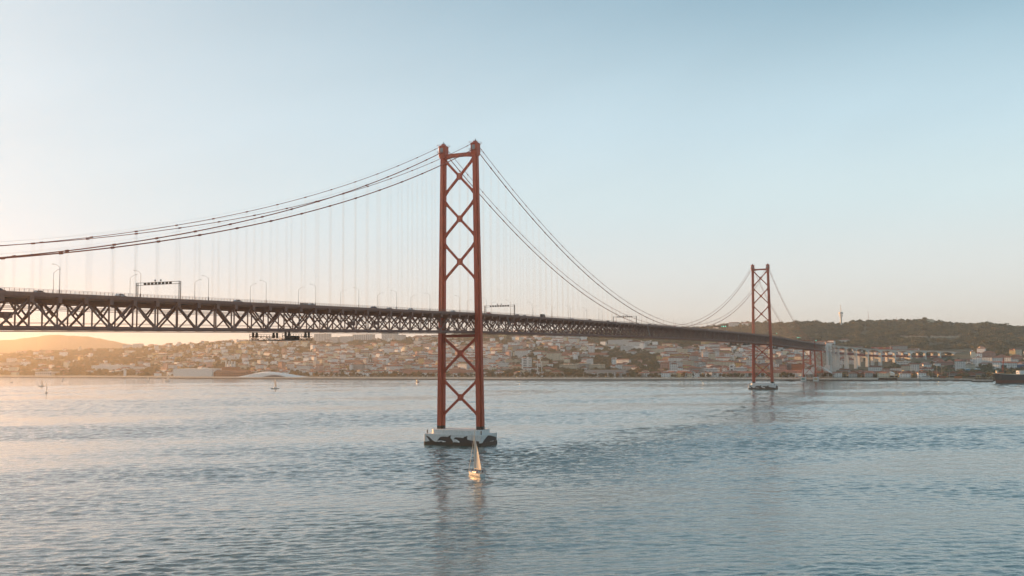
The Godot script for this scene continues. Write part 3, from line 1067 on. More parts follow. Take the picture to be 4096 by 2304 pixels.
# ---------------------------------------------------------------- the north end: trestles, anchorage, abutment
func make_north_end() -> void:
	for e in [[1499.0, "on the river wall", 0], [1593.0, "behind the first, by the great concrete abutment", 1]]:
		var u: float = e[0]
		var top := sole(u) - 0.1
		var t := thing("steel_trestle", "red steel trestle with crossed braces standing %s" % e[1], "trestle", Vector3(u, 0, 0), 0, "red trestles")
		for s in [-1.0, 1.0]:
			var leg := MB.new()
			var sq := func(y: float, z: float, h: float): return [Vector3(-h, y, z - h), Vector3(-h, y, z + h), Vector3(h, y, z + h), Vector3(h, y, z - h)]
			leg.loft([sq.call(7.0, 12.2 * s, 1.5), sq.call(top, 11.0 * s, 1.2)])
			piece(t, "leg", leg.mesh(), M.red)
			slab(t, "footing", Vector3(0, 3.4, 12.2 * s), Vector3(11.0, 7.4, 9.5), M.pier_white)
			if e[2] == 0:
				var art := MB.new()
				art.poly([Vector2(-3.4, 1.2), Vector2(3.0, 0.8), Vector2(3.8, 3.0), Vector2(1.5, 4.2), Vector2(-2.2, 4.0)], Vector3(-5.51, 1.0, 12.2 * s), Vector3(0, 0, 1), Vector3.UP)
				piece(t, "footing_mural", art.mesh(), paint("mural_teal", lin(0.03, 0.22, 0.20), 0.8) if s < 0 else paint("mural_ochre", lin(0.40, 0.28, 0.10), 0.8))
		for y in [[top - 1.0, top - 24.0], [top - 26.0, 9.5]]:
			beam(t, "cross_brace", Vector3(0, y[0], -11.2), Vector3(0, y[1], 11.6), 0.9, 0.9, M.red)
			beam(t, "cross_brace", Vector3(0, y[0], 11.2), Vector3(0, y[1], -11.6), 0.9, 0.9, M.red)
		beam(t, "cap_beam", Vector3(0, top - 0.6, -11.2), Vector3(0, top - 0.6, 11.2), 1.6, 1.2, M.deep_red)
	# cable saddle post over the trestle
	var sp := thing("saddle_post", "red cable saddle frame rising above the deck at the river wall", "saddle frame", Vector3(1496.0, 0, 0))
	for s in [-1.0, 1.0]:
		slab(sp, "post", Vector3(0, sole(1496) + 12.0, 11.75 * s), Vector3(2.0, 16.0, 1.6), M.deep_red)
	beam(sp, "tie_beam", Vector3(0, sole(1496) + 18.5, -11.75), Vector3(0, sole(1496) + 18.5, 11.75), 0.8, 1.0, M.deep_red)
	# abutment
	var ab := thing("bridge_abutment", "massive pale concrete abutment wall where the truss meets the viaduct", "abutment", Vector3(1700.0, 0, 0))
	slab(ab, "wall", Vector3(0, 27.0, -2.0), Vector3(60.0, 58.0, 25.0), M.concrete_warm)
	slab(ab, "corner_pillar", Vector3(-24.0, 35.7, 12.7), Vector3(11.0, 75.4, 4.0), M.concrete)
	slab(ab, "corner_pillar", Vector3(-24.0, 35.7, -16.7), Vector3(11.0, 75.4, 4.0), M.concrete)
	slab(ab, "corner_pillar", Vector3(26.0, 35.5, 12.7), Vector3(9.0, 75.0, 4.0), M.concrete)
	slab(ab, "parapet", Vector3(0.5, 57.4 + 14.0, 11.5), Vector3(37.0, 3.0, 1.2), M.concrete)
	slab(ab, "deck_slab", Vector3(1.0, 57.0 + 11.2, -2.0), Vector3(60.0, 3.0, 25.0), M.concrete)
	for s in [-1.0, 1.0]:
		var an := thing("cable_anchorage", "sloping pale concrete cable anchorage block on the %s side of the abutment" % ("near" if s > 0 else "far"), "anchorage", Vector3(1650, 0, 17.0 * s), 0, "cable anchorages")
		var mb := MB.new()
		var side := [Vector3(-14, 0, 0), Vector3(30, 0, 0), Vector3(30, 8, 0), Vector3(4, 29, 0), Vector3(-14, 29, 0)]
		mb.loft([side.map(func(p): return p + Vector3(0, 0, 6)), side.map(func(p): return p + Vector3(0, 0, -6))])
		piece(an, "block", mb.mesh(), M.concrete)


# ---------------------------------------------------------------- viaduct
const ROW := [[1782.0, 13.0], [1857.1, 13.0], [1932.6, 21.8], [2007.2, 36.3], [2080.6, 56.2], [2152.4, 81.1], [2222.6, 110.2], [2290.5, 144.3], [2358.3, 178.6], [2425.9, 213.4], [2493.9, 247.2], [2575.0, 288.0], [2660.0, 330.0]]
const ROW_TOP := [71.8, 70.4, 69.0, 67.3, 64.3, 61.8, 60.4, 59.7, 58.6, 57.4, 55.2, 53.0, 51.0]

func make_viaduct() -> void:
	var t := thing("road_viaduct", "long pale concrete viaduct on tall twin pillars curving away behind the docks", "viaduct")
	var pts := []
	var far := []
	for i in ROW.size():
		var a: Array = ROW[maxi(i - 1, 0)]
		var b: Array = ROW[mini(i + 1, ROW.size() - 1)]
		var d := Vector3(b[0] - a[0], 0, b[1] - a[1]).normalized()
		var p := Vector3(ROW[i][0], ROW_TOP[i], ROW[i][1])
		pts.append(p)
		far.append(p + Vector3(d.z, 0, -d.x) * 21.0)
	pts.push_front(Vector3(1729.0, 72.3, 13.0))
	far.push_front(Vector3(1729.0, 72.3, -8.0))
	for i in pts.size():
		var p: Vector3 = pts[i]
		var q: Vector3 = far[i]
		if i > 0 and i < pts.size() - 1:
			var turn := atan2(-(q.x - p.x), -(q.z - p.z))
			for e in [p, q]:
				var g := ground(e.x, e.z) - 3.0
				var mb := MB.new()
				mb.xf = Transform3D(Basis(Vector3.UP, turn), Vector3(e.x, 0, e.z))
				mb.hull8([Vector3(-3.3, g, -3.6), Vector3(-3.3, g, 3.6), Vector3(3.3, g, 3.6), Vector3(3.3, g, -3.6), Vector3(-2.4, e.y - 3.0, -2.9), Vector3(-2.4, e.y - 3.0, 2.9), Vector3(2.4, e.y - 3.0, 2.9), Vector3(2.4, e.y - 3.0, -2.9)])
				piece(t, "pillar", mb.mesh(), M.concrete)
			beam(t, "crossbeam", p + Vector3(0, -20.5, 0), q + Vector3(0, -20.5, 0), 3.6, 4.6, M.concrete)
			beam(t, "crossbeam", p + Vector3(0, -2.6, 0), q + Vector3(0, -2.6, 0), 3.2, 2.4, M.concrete)
		if i + 1 < pts.size():
			# haunched girders: deep at the pillars, thin at mid-bay
			for e in [[p, pts[i + 1]], [q, far[i + 1]]]:
				var mb := MB.new()
				var rings := []
				var dir: Vector3 = (e[1] - e[0]).normalized()
				var side := dir.cross(Vector3.UP).normalized() * 1.3
				for k in 9:
					var f := k / 8.0
					var o: Vector3 = e[0].lerp(e[1], f)
					var deep := 2.2 + 5.2 * pow(absf(f * 2 - 1), 2.4)
					rings.append([o - side + Vector3(0, -deep, 0), o + side + Vector3(0, -deep, 0), o + side, o - side])
				mb.loft(rings)
				piece(t, "arched_girder", mb.mesh(), M.concrete)
			var d2 := MB.new()
			var n0: Vector3 = (p - q).normalized() * 3.0
			var n1: Vector3 = (pts[i + 1] - far[i + 1]).normalized() * 3.0
			var y1 := Vector3(0, 0.003, 0)
			var y2 := Vector3(0, 0.7, 0)
			d2.hull8([p + n0 + y1, q - n0 + y1, far[i + 1] - n1 + y1, pts[i + 1] + n1 + y1, p + n0 + y2, q - n0 + y2, far[i + 1] - n1 + y2, pts[i + 1] + n1 + y2])
			piece(t, "road_deck", d2.mesh(), M.concrete)
			beam(t, "red_parapet", p + n0 + Vector3(0, 1.25, 0), pts[i + 1] + n1 + Vector3(0, 1.25, 0), 0.3, 1.1, M.brick)
			for w in [0.28, 0.72]:
				beam(t, "rail_girder", p.lerp(q, w) + Vector3(0, -15.6, 0), pts[i + 1].lerp(far[i + 1], w) + Vector3(0, -15.6, 0), 1.2, 4.6, M.deep_red)
	# hoarding on the viaduct
	var bp := on_x(3485, 1390, 2195.0)
	var bq := on_x(3570, 1391, 2282.0)
	var bb := thing("long_billboard", "long red advertising billboard with white and yellow lettering above the viaduct", "billboard", (bp + bq) * 0.5 * Vector3(1, 0, 1), 0)
	var mid := (bp + bq) * 0.5 * Vector3(1, 0, 1)
	var a0 := bp - mid
	var b0 := bq - mid
	a0.y = 63.6
	b0.y = 63.0
	var dirb := (b0 - a0).normalized()
	beam(bb, "panel", a0 + Vector3(0, 3.0, 0), b0 + Vector3(0, 3.0, 0), 0.5, 5.0, paint("billboard_red", lin(0.36, 0.07, 0.045), 0.7, 0.05))
	for i in 6:
		var o := a0.lerp(b0, (i + 0.5) / 6.0)
		beam(bb, "post", o + Vector3(0.6, -3.5, 0), o + Vector3(0.6, 3.0, 0), 0.3, 0.3, M.steel)
	var font := SystemFont.new()
	font.font_names = PackedStringArray(["Droid Sans"])
	var face := Basis(dirb, Vector3.UP, dirb.cross(Vector3.UP))
	var nrm := dirb.cross(Vector3.UP)
	for e in [["Taladores cmo", 0.24, "mural_white", 0.032, 3.0], ["GRATIS", 0.60, "billboard_yellow", 0.042, 3.3]]:
		if e[2] == "billboard_yellow":
			paint("billboard_yellow", lin(0.55, 0.50, 0.16), 0.7)
		var tm := TextMesh.new()
		tm.text = e[0]
		tm.font = font
		tm.font_size = 96
		tm.pixel_size = e[3]
		tm.depth = 0.05
		piece(bb, "lettering", tm, M[e[2]], Transform3D(face, a0.lerp(b0, e[1]) + Vector3(0, e[4], 0) + nrm * 0.3))
	var disc := MB.new()
	disc.tube([Vector3.ZERO, nrm * 0.06], 2.0, 18)
	piece(bb, "round_emblem", disc.mesh(), M.mural_white, Transform3D(Basis.IDENTITY, a0.lerp(b0, 0.88) + Vector3(0, 3.0, 0) + nrm * 0.27))
	var inner := MB.new()
	inner.tube([Vector3.ZERO, nrm * 0.06], 1.2, 18)
	inner.box(nrm * 0.03 + dirb * 0.0, Vector3(0.02, 0.02, 0.02))
	piece(bb, "round_emblem", inner.mesh(), M.black, Transform3D(Basis.IDENTITY, a0.lerp(b0, 0.88) + Vector3(0, 3.0, 0) + nrm * 0.3))
	var bar := MB.new()
	bar.bar(-dirb * 1.3, dirb * 1.3, 0.06, 0.5)
	piece(bb, "round_emblem", bar.mesh(), M.mural_white, Transform3D(Basis.IDENTITY, a0.lerp(b0, 0.88) + Vector3(0, 3.0, 0) + nrm * 0.4))
	var q1 := inland(3885, 1412)
	var b2 := thing("blue_billboard", "small dark blue billboard with pale lettering past the viaduct's end", "billboard", q1)
	var w2 := (on_x(3892, 1400, q1.x).z - on_x(3876, 1400, q1.x).z)
	slab(b2, "panel", Vector3(0, 6.0, -w2 * 0.2), Vector3(0.4, 5.0, w2 * 0.62), paint("billboard_blue", lin(0.03, 0.10, 0.17), 0.6))
	slab(b2, "panel", Vector3(0, 6.2, w2 * 0.3), Vector3(0.4, 3.6, w2 * 0.34), M.mural_white)
	slab(b2, "post", Vector3(0.4, 1.5, w2 * 0.3), Vector3(0.4, 7.0, 0.4), M.steel)
	slab(b2, "post", Vector3(0.4, 1.5, -w2 * 0.3), Vector3(0.4, 7.0, 0.4), M.steel)
	var tm2 := TextMesh.new()
	tm2.text = "Aqui"
	tm2.font = font
	tm2.font_size = 64
	tm2.pixel_size = 0.035
	tm2.depth = 0.05
	piece(b2, "lettering", tm2, paint("billboard_pale", lin(0.35, 0.5, 0.55), 0.7), Transform3D(Basis(Vector3(0, 0, 1), Vector3.UP, Vector3(-1, 0, 0)), Vector3(-0.24, 6.0, -w2 * 0.2)))


# ---------------------------------------------------------------- buildings
func house_geo(mw: MB, mr: MB, mn: MB, w: float, d: float, h: float, roof: String, step := 3.6, pane := Vector2(1.3, 1.7)) -> void:
	# front at x = 0 facing -x, depth towards +x, width along z
	var low := -5.0
	var a := [Vector3(0, low, -w / 2), Vector3(0, low, w / 2), Vector3(d, low, w / 2), Vector3(d, low, -w / 2)]
	mw.hull8(a + a.map(func(p): return Vector3(p.x, h, p.z)))
	var o := 0.45
	var e := [Vector3(-o, h, -w / 2 - o), Vector3(-o, h, w / 2 + o), Vector3(d + o, h, w / 2 + o), Vector3(d + o, h, -w / 2 - o)]
	var up := Vector3(0, 0.25, 0)
	match roof:
		"hip", "gable":
			var rise := minf(w, d) * 0.24
			var inset := minf(w, d) * (0.45 if roof == "hip" else 0.0)
			var r0: Vector3
			var r1: Vector3
			if w >= d:
				r0 = Vector3(d / 2, h + rise + 0.25, -w / 2 + inset - (0.0 if inset > 0 else o))
				r1 = Vector3(d / 2, h + rise + 0.25, w / 2 - inset + (0.0 if inset > 0 else o))
				mr.quad(e[0] + up, e[1] + up, r1, r0)
				mr.quad(e[2] + up, e[3] + up, r0, r1)
				mr.tri(e[1] + up, e[2] + up, r1)
				mr.tri(e[3] + up, e[0] + up, r0)
			else:
				r0 = Vector3(inset - (0.0 if inset > 0 else o), h + rise + 0.25, 0)
				r1 = Vector3(d - inset + (0.0 if inset > 0 else o), h + rise + 0.25, 0)
				mr.quad(e[1] + up, e[2] + up, r1, r0)
				mr.quad(e[3] + up, e[0] + up, r0, r1)
				mr.tri(e[0] + up, e[1] + up, r0)
				mr.tri(e[2] + up, e[3] + up, r1)
			for i in 4:
				var j := (i + 1) % 4
				mr.quad(e[i], e[j], e[j] + up, e[i] + up)
			mr.quad(e[3], e[2], e[1], e[0])
		_:
			mr.hull8(e.map(func(p): return Vector3(p.x, h + 0.003, p.z)) + e.map(func(p): return Vector3(p.x, h + 0.6, p.z)))
			mr.box(Vector3(d * 0.6, h + 1.5, w * 0.15), Vector3(minf(4.0, d * 0.4), 1.8, minf(4.0, w * 0.3)))
	if mn == null:
		return
	var floors := maxi(1, int(h / 3.3))
	for f in floors:
		var y := (f + 0.55) * h / floors
		var n := maxi(1, int(w / step))
		for i in n:
			mn.box(Vector3(-0.03, y, (i + 0.5) / n * w - w / 2), Vector3(0.1, pane.y, pane.x))
		n = maxi(1, int(d / step))
		for i in n:
			for s in [-1.0, 1.0]:
				mn.box(Vector3((i + 0.5) / n * d, y, s * (w / 2 + 0.03)), Vector3(pane.x, pane.y, 0.1))

func block(called: String, label: String, category: String, pxl: float, pxr: float, top: float, base: float, depth: float, wall: String, roof: String, roof_m: String, windows := [0, 0], group := "") -> Node3D:
	var g := inland((pxl + pxr) / 2.0, base)
	var zl := on_x(pxl, base, g.x).z
	var zr := on_x(pxr, base, g.x).z
	var h := on_x((pxl + pxr) / 2.0, top, g.x).y - g.y
	var w := zr - zl
	if roof != "flat":
		h -= minf(w, depth) * 0.24 + 0.25
	h = maxf(h, 3.0)
	var t := thing(called, label, category, g, 0, group)
	var mw := MB.new()
	var mr := MB.new()
	house_geo(mw, mr, null, w, depth, h, roof)
	piece(t, "wall", mw.mesh(), M[wall])
	piece(t, "roof", mr.mesh(), M[roof_m])
	for i in windows[0]:
		for f in windows[1]:
			var z: float = (i + 0.5) / windows[0] * w - w / 2
			var y: float = (f + 0.55) * h / windows[1]
			var ww: float = w / windows[0] * 0.5
			slab(t, "window", Vector3(-0.03, y, z), Vector3(0.12, h / windows[1] * 0.5, ww), M.pane)
	if windows[1] > 0:
		var n := maxi(1, int(depth / 4.0))
		for i in n:
			for f in windows[1]:
				var y: float = (f + 0.55) * h / windows[1]
				slab(t, "window", Vector3((i + 0.5) / n * depth, y, w / 2 + 0.03), Vector3(depth / n * 0.45, h / windows[1] * 0.5, 0.12), M.pane)
	taken.append([g.x - 6, g.x + depth + 6, zl - 5, zr + 5])
	landmarks.append([category if category != "building" else called.replace("_", " "), (pxl + pxr) / 2.0, (top + base) / 2.0])
	t.set_meta("w", w)
	t.set_meta("h", h)
	t.set_meta("d", depth)
	return t

func make_landmarks() -> void:
	# --- west, in the haze
	var ps := block("power_station", "red brick power station with four chimneys on the hazy left bank", "power station", 847, 982, 1480, 1506, 26, "brick", "gable", "tile", [14, 2])
	for i in 4:
		var c := MB.new()
		var z: float = lerpf(-0.33, -0.08, i / 3.0) * ps.get_meta("w")
		var o := Vector3(34, 0, z)
		c.tube([o, o + Vector3(0, 41, 0)], 3.0, 10, 2.3)
		piece(ps, "chimney", c.mesh(), M.concrete)
	slab(ps, "boiler_house", Vector3(36, 12.0, -0.2 * ps.get_meta("w")), Vector3(18, 26, 0.42 * ps.get_meta("w")), M.brick)
	var g := inland(1075, 1508)
	var mu := thing("riverside_museum", "low white museum with a long curved shell roof at the water", "museum", g)
	var zl := on_x(950, 1508, g.x).z - g.z
	var zr := on_x(1205, 1508, g.x).z - g.z
	var shell := MB.new()
	var mouth := MB.new()
	for i in 24:
		var r := []
		for q in 2:
			var f := (i + q) / 24.0
			var z := lerpf(zl, zr, f)
			var h := 0.4 + 13.0 * pow(sin(PI * pow(f, 0.85)), 1.5)
			r.append([Vector3(-6, -1, z), Vector3(40, -1, z), Vector3(34, h * 0.8, z), Vector3(14, h, z), Vector3(-2, h * 0.72, z)])
		shell.loft([r[1], r[0]])
	piece(mu, "shell_roof", shell.mesh(), M.white)
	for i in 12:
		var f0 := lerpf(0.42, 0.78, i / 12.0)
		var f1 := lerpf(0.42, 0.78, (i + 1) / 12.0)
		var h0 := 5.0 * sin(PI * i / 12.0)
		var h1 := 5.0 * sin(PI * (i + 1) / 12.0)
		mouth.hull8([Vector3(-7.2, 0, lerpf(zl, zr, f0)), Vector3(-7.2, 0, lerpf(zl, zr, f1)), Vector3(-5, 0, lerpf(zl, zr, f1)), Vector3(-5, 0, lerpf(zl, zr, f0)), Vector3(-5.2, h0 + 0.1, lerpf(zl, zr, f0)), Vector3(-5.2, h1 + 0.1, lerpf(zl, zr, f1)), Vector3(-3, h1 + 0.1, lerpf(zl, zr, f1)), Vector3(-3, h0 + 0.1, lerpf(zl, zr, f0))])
	piece(mu, "mouth_shade_glazing", mouth.mesh(), M.pane)  # dark entrance glass that also stands in for the shade inside the mouth
	taken.append([g.x - 10, g.x + 50, g.z + zl, g.z + zr])
	landmarks.append(["museum", 1075, 1500])
	block("exhibition_hall", "long pale box-shaped hall left of the brick power station", "hall", 692, 846, 1476, 1506, 60, "wall_white", "flat", "white")
	block("ferry_terminal", "low pale terminal building on the far left quay", "terminal", 140, 205, 1488, 1502, 30, "wall_white", "flat", "white", [8, 1])
	block("congress_hall", "broad pale stone hall among golden trees at the far left", "hall", 365, 472, 1462, 1482, 70, "wall_white", "flat", "white")
	block("terrace_wall", "pale walled terrace building at the picture's left edge", "building", -10, 38, 1450, 1470, 50, "wall_grey", "flat", "roof_grey")
	block("signal_tower", "slender white beacon tower on the left quay", "beacon", 494, 499, 1482, 1505, 6, "white", "flat", "white")
	for e in [[1256, 1312, 1336, 1372, "leftmost"], [1314, 1350, 1349, 1372, "second from left"], [1362, 1402, 1346, 1374, "third from left"], [1410, 1488, 1338, 1366, "widest"], [1526, 1582, 1330, 1366, "tallest"], [1584, 1612, 1340, 1366, "rightmost"]]:
		block("tower_block", "hazy pale tower block on the western skyline, %s of the six" % e[4], "tower block", e[0], e[1], e[2], e[3], 24, "wall_white", "flat", "roof_grey", [9, 9], "skyline tower blocks")
	for e in [[390, 414, 1375, 1398, "left"], [490, 514, 1380, 1398, "middle"], [530, 556, 1375, 1397, "right"]]:
		block("far_tower_block", "faint tower block above the golden woods, %s one of three" % e[4], "tower block", e[0], e[1], e[2], e[3], 30, "wall_white", "flat", "roof_grey", [0, 0], "faint tower blocks")
	block("long_warehouse", "long cream riverside block with a red roof left of the near tower", "warehouse", 1398, 1530, 1463, 1474, 30, "wall_cream", "gable", "tile", [30, 2])
	block("rope_factory", "very long low building under a red roof behind riverside trees", "factory", 1270, 1460, 1440, 1455, 26, "wall_cream", "gable", "tile", [40, 2])
	block("warehouse_shed", "long low shed with red roof just left of the near tower's leg", "warehouse", 1600, 1742, 1484, 1500, 40, "wall_cream", "gable", "tile", [22, 1])
	block("warehouse_shed", "long red-roofed shed seen between the legs of the near tower", "warehouse", 1786, 1895, 1482, 1502, 40, "wall_cream", "gable", "tile", [16, 1])
	# --- between the towers
	block("palace", "very long white palace with a red roof above the park", "palace", 2180, 2421, 1411, 1431, 30, "wall_white", "gable", "tile", [56, 2])
	block("palace_wing", "cream palace wing with a raised red roof behind the long palace", "palace", 2233, 2275, 1399, 1412, 30, "wall_cream", "hip", "tile", [8, 1])
	block("palace_wing", "pale palace wing with red roof left of the long palace", "palace", 2127, 2182, 1402, 1416, 24, "wall_cream", "hip", "tile", [12, 2])
	block("office_block", "cream four-storey office block with rows of dark windows near the water", "office", 2238, 2300, 1459, 1484, 22, "wall_cream", "flat", "wall_cream", [17, 4])
	block("office_block", "taller grey-cream middle wing of the riverside offices", "office", 2300, 2350, 1455, 1484, 24, "wall_grey", "flat", "wall_cream", [10, 5])
	block("office_block", "cream right-hand wing of the riverside offices behind trees", "office", 2350, 2409, 1459, 1484, 22, "wall_cream", "flat", "wall_cream", [16, 4])
	block("museum_hall", "long low pale hall with a grey roof behind a row of trees", "hall", 2333, 2500, 1479, 1505, 26, "wall_white", "gable", "roof_grey", [24, 2])
	block("control_tower_block", "white banded tower block with stacked balconies near the water", "tower block", 2087, 2114, 1432, 1486, 22, "white", "flat", "white", [1, 8])
	block("villa", "white mansard villa with red roof beside two tall crane posts", "villa", 2117, 2146, 1477, 1497, 18, "wall_white", "hip", "tile", [7, 3])
	block("villa", "low red-roofed villa behind trees right of the crane posts", "villa", 2202, 2243, 1481, 1502, 18, "wall_cream", "hip", "tile", [8, 2])
	block("riverside_house", "cream house with long red roof left of the banded tower block", "house", 2042, 2088, 1458, 1482, 18, "wall_cream", "hip", "tile", [10, 3])
	block("riverside_house", "white house with red roof close to the right leg of the near tower", "house", 1966, 1996, 1469, 1483, 16, "wall_white", "hip", "tile", [6, 2])
	block("apartment_slab", "long cream apartment slab with ribbed top storey", "apartments", 2026, 2072, 1441, 1458, 18, "wall_cream", "flat", "wall_cream", [14, 3])
	for e in [[2158, 1432, 1460, 1.8, "chimney"]]:
		var q := inland(2161, 1462)
		var c := thing("chimney_stack", "slim white chimney rising above the riverside park", "chimney", q)
		var mb := MB.new()
		var h := on_x(2161, 1432, q.x).y - q.y
		mb.tube([Vector3(0, -2, 0), Vector3(0, h, 0)], 1.7, 10, 1.4)
		piece(c, "stack", mb.mesh(), M.white)
		mb = MB.new()
		mb.tube([Vector3(0, h - 0.1, 0), Vector3(0, h + 0.7, 0)], 1.9, 10)
		piece(c, "rim", mb.mesh(), M.concrete)
	var q2 := inland(2150, 1503)
	var cr := thing("dock_crane", "pale dock crane with two tall posts and a long jib", "crane", q2)
	var z2 := on_x(2167, 1503, q2.x).z - q2.z
	for z in [0.0, z2]:
		slab(cr, "post", Vector3(0, 11, z), Vector3(1.3, 46, 1.3), M.concrete)
	slab(cr, "crossbeam", Vector3(0, 28, z2 * 0.5), Vector3(1.2, 1.2, z2 + 3), M.concrete)
	beam(cr, "jib", Vector3(0, 33, 2), Vector3(0, 35, -10), 1.6, 1.6, M.concrete)
	beam(cr, "jib", Vector3(0, 29, z2), Vector3(0, 28.4, z2 * 4.5), 0.7, 0.9, M.brick)
	block("hospital", "huge pale hospital block seen just under the deck", "hospital", 2180, 2302, 1340, 1366, 50, "wall_white", "flat", "wall_white", [30, 7])
	block("apartment_row", "stepped white apartment row under the deck left of the wooded slope", "apartments", 2432, 2520, 1360, 1388, 26, "wall_white", "flat", "wall_white", [22, 6])
	block("apartment_row", "white apartment row with dark balconies beside the wooded slope", "apartments", 2520, 2580, 1366, 1389, 26, "wall_white", "flat", "wall_white", [15, 6])
	block("apartment_cube", "single white block at the edge of the wooded slope", "apartments", 2585, 2606, 1364, 1378, 20, "wall_white", "flat", "wall_white", [5, 4])
	block("terraced_apartments", "bright cream terraced apartments above the park", "apartments", 2427, 2464, 1378, 1394, 22, "wall_cream", "flat", "wall_cream", [6, 5])
	block("white_institute", "white stepped institute with a small dome above the park", "institute", 2482, 2514, 1383, 1403, 22, "wall_white", "flat", "white", [8, 4])
	block("mansion", "grand grey-roofed mansion with red dormers on the slope", "mansion", 2570, 2606, 1390, 1406, 18, "wall_cream", "hip", "tile_dark", [10, 3])
	block("mansion", "cream mansion with red roof among the park's trees", "mansion", 2506, 2540, 1400, 1417, 18, "wall_white", "hip", "tile", [8, 3])
	block("congress_centre", "long white riverside centre with a banner band and set-back upper floor", "conference centre", 2653, 2762, 1484, 1500, 40, "wall_white", "flat", "white", [1, 1])
	block("dormer_building", "cream building with a row of dormers just behind the white riverside centre", "building", 2660, 2742, 1473, 1486, 26, "wall_cream", "hip", "roof_grey", [16, 1])
	block("apartment_house", "pale six-storey apartment house stepped along the street", "apartments", 2644, 2722, 1448, 1475, 22, "wall_white", "flat", "tile", [24, 5])
	block("apartment_house", "tall cream apartment house beside the stepped pale one", "apartments", 2722, 2768, 1443, 1472, 20, "wall_cream", "flat", "tile", [12, 6])
	block("pink_house", "pink house with red roof at the right end of the white hillside house", "house", 2764, 2798, 1408, 1434, 18, "wall_pink", "hip", "tile", [8, 5])
	block("white_hill_house", "white castle-like house with balconies high on the slope", "house", 2684, 2722, 1389, 1412, 20, "white", "flat", "white", [9, 4])
	block("barracks", "long low cream barracks with a red roof at the wood's edge", "barracks", 2722, 2792, 1393, 1405, 24, "wall_cream", "hip", "tile", [18, 2])
	block("yellow_palace", "long ochre building with red roof left of the white corner tower", "palace", 2826, 2916, 1462, 1484, 24, "wall_yellow", "hip", "tile", [26, 2])
	block("yacht_club", "white modern riverside building with balconies", "clubhouse", 2818, 2870, 1475, 1503, 22, "wall_white", "flat", "white", [10, 3])
	block("corner_tower", "white square corner tower beside the modern riverside offices", "tower", 2918, 2936, 1460, 1502, 16, "white", "flat", "white", [1, 3])
	block("port_offices", "white modern port offices with three rows of windows", "office", 2936, 2980, 1471, 1502, 22, "white", "flat", "white", [12, 3])
	block("church", "white church with arched front among dark trees", "church", 2948, 2980, 1430, 1452, 18, "wall_white", "hip", "tile", [4, 1])
	block("pink_factory", "long pink factory building left of the orange block", "factory", 3090, 3134, 1462, 1478, 24, "wall_pink", "flat", "tile_dark", [12, 2])
	block("orange_block", "orange office block with dark window grid behind the first trestle", "office", 3166, 3214, 1456, 1498, 26, "wall_orange", "flat", "tile_dark", [16, 7])
	block("orange_slab", "narrow orange slab end beside grey towers", "office", 3134, 3141, 1459, 1496, 20, "wall_orange", "flat", "tile_dark", [1, 7])
	block("grey_tower", "grey concrete tower left of the orange block", "office", 3141, 3153, 1455, 1494, 18, "wall_grey", "flat", "roof_grey", [2, 8])
	block("grey_tower", "second grey concrete tower touching the orange block", "office", 3155, 3166, 1455, 1494, 18, "wall_grey", "flat", "roof_grey", [2, 8])
	block("white_apartments", "white apartment house right of the far tower", "apartments", 3106, 3150, 1405, 1424, 20, "white", "flat", "white", [9, 4])
	# --- right of the bridge
	block("white_warehouse", "white twin-gabled warehouse under the viaduct", "warehouse", 3503, 3530, 1466, 1490, 24, "white", "gable", "roof_grey", [3, 1])
	block("tram_depot", "white depot with two rows of windows under the viaduct pillars", "depot", 3585, 3640, 1446, 1463, 26, "white", "flat", "white", [9, 2])
	block("arcaded_hall", "pale hall with tall dark bays and a red roof", "hall", 3724, 3775, 1432, 1452, 22, "wall_white", "hip", "tile", [9, 1])
	block("long_terrace", "long terrace with many dormer windows below the arcaded hall", "terrace", 3746, 3815, 1446, 1466, 22, "wall_cream", "gable", "tile_dark", [26, 2])
	block("grey_palace", "grey ornate palace front with arched windows", "palace", 3822, 3902, 1458, 1482, 24, "wall_cream", "flat", "roof_grey", [18, 3])
	block("ochre_house", "ochre house with arched windows beside the grey palace", "house", 3775, 3840, 1470, 1486, 20, "wall_yellow", "gable", "tile_dark", [8, 1])
	block("blue_shed", "bright blue market shed with a white cross band", "shed", 3853, 3880, 1476, 1488, 20, "blue_panel", "flat", "white")
	block("blue_shed", "bright blue shed with white stripe right of the other blue one", "shed", 3880, 3920, 1477, 1486, 20, "blue_panel", "flat", "white")
	for e in [[3925, 3984, 1404, 1432, "largest, by the wood"], [3928, 3972, 1426, 1441, "lower one in front"], [3985, 4030, 1418, 1440, "middle one"], [4043, 4092, 1418, 1442, "rightmost one"]]:
		block("pink_apartments", "pink apartment block with red roof on the right slope, the %s" % e[4], "apartments", e[0], e[1], e[2], e[3], 22, "wall_pink", "hip", "tile", [11, 4], "pink apartment blocks")
	block("green_glass_hall", "pale green flat building below the pink apartments", "hall", 3970, 4026, 1442, 1458, 24, "wall_grey", "flat", "roof_grey", [10, 2])
	block("white_signboard_block", "white windowless block with a blue glass side", "office", 4033, 4048, 1457, 1478, 18, "white", "flat", "white")
	block("glass_office", "blue glass office right of the white windowless block", "office", 4049, 4096, 1458, 1474, 18, "blue_glass", "flat", "white")
	var n := 0
	for x in range(3602, 3838, 12):
		if x > 3706 and x < 3716:
			continue
		block("hill_terrace_house", "white red-roofed terraced house in the row on the wooded hill", "house", x, x + 11, 1340 + (n % 3), 1353 - (x - 3600) * 0.008 + (n % 2), 14, "wall_cream", "hip", "tile", [3, 2], "terrace row on the wooded hill")
		n += 1
	block("hilltop_restaurant", "round-topped building on the crest of the wooded hill", "restaurant", 3706, 3734, 1278, 1292, 20, "wall_cream", "flat", "wall_cream")
	block("quarry_house", "white house with red roof alone on the lower wooded slope", "house", 3356, 3398, 1354, 1366, 20, "wall_white", "hip", "tile", [8, 2])
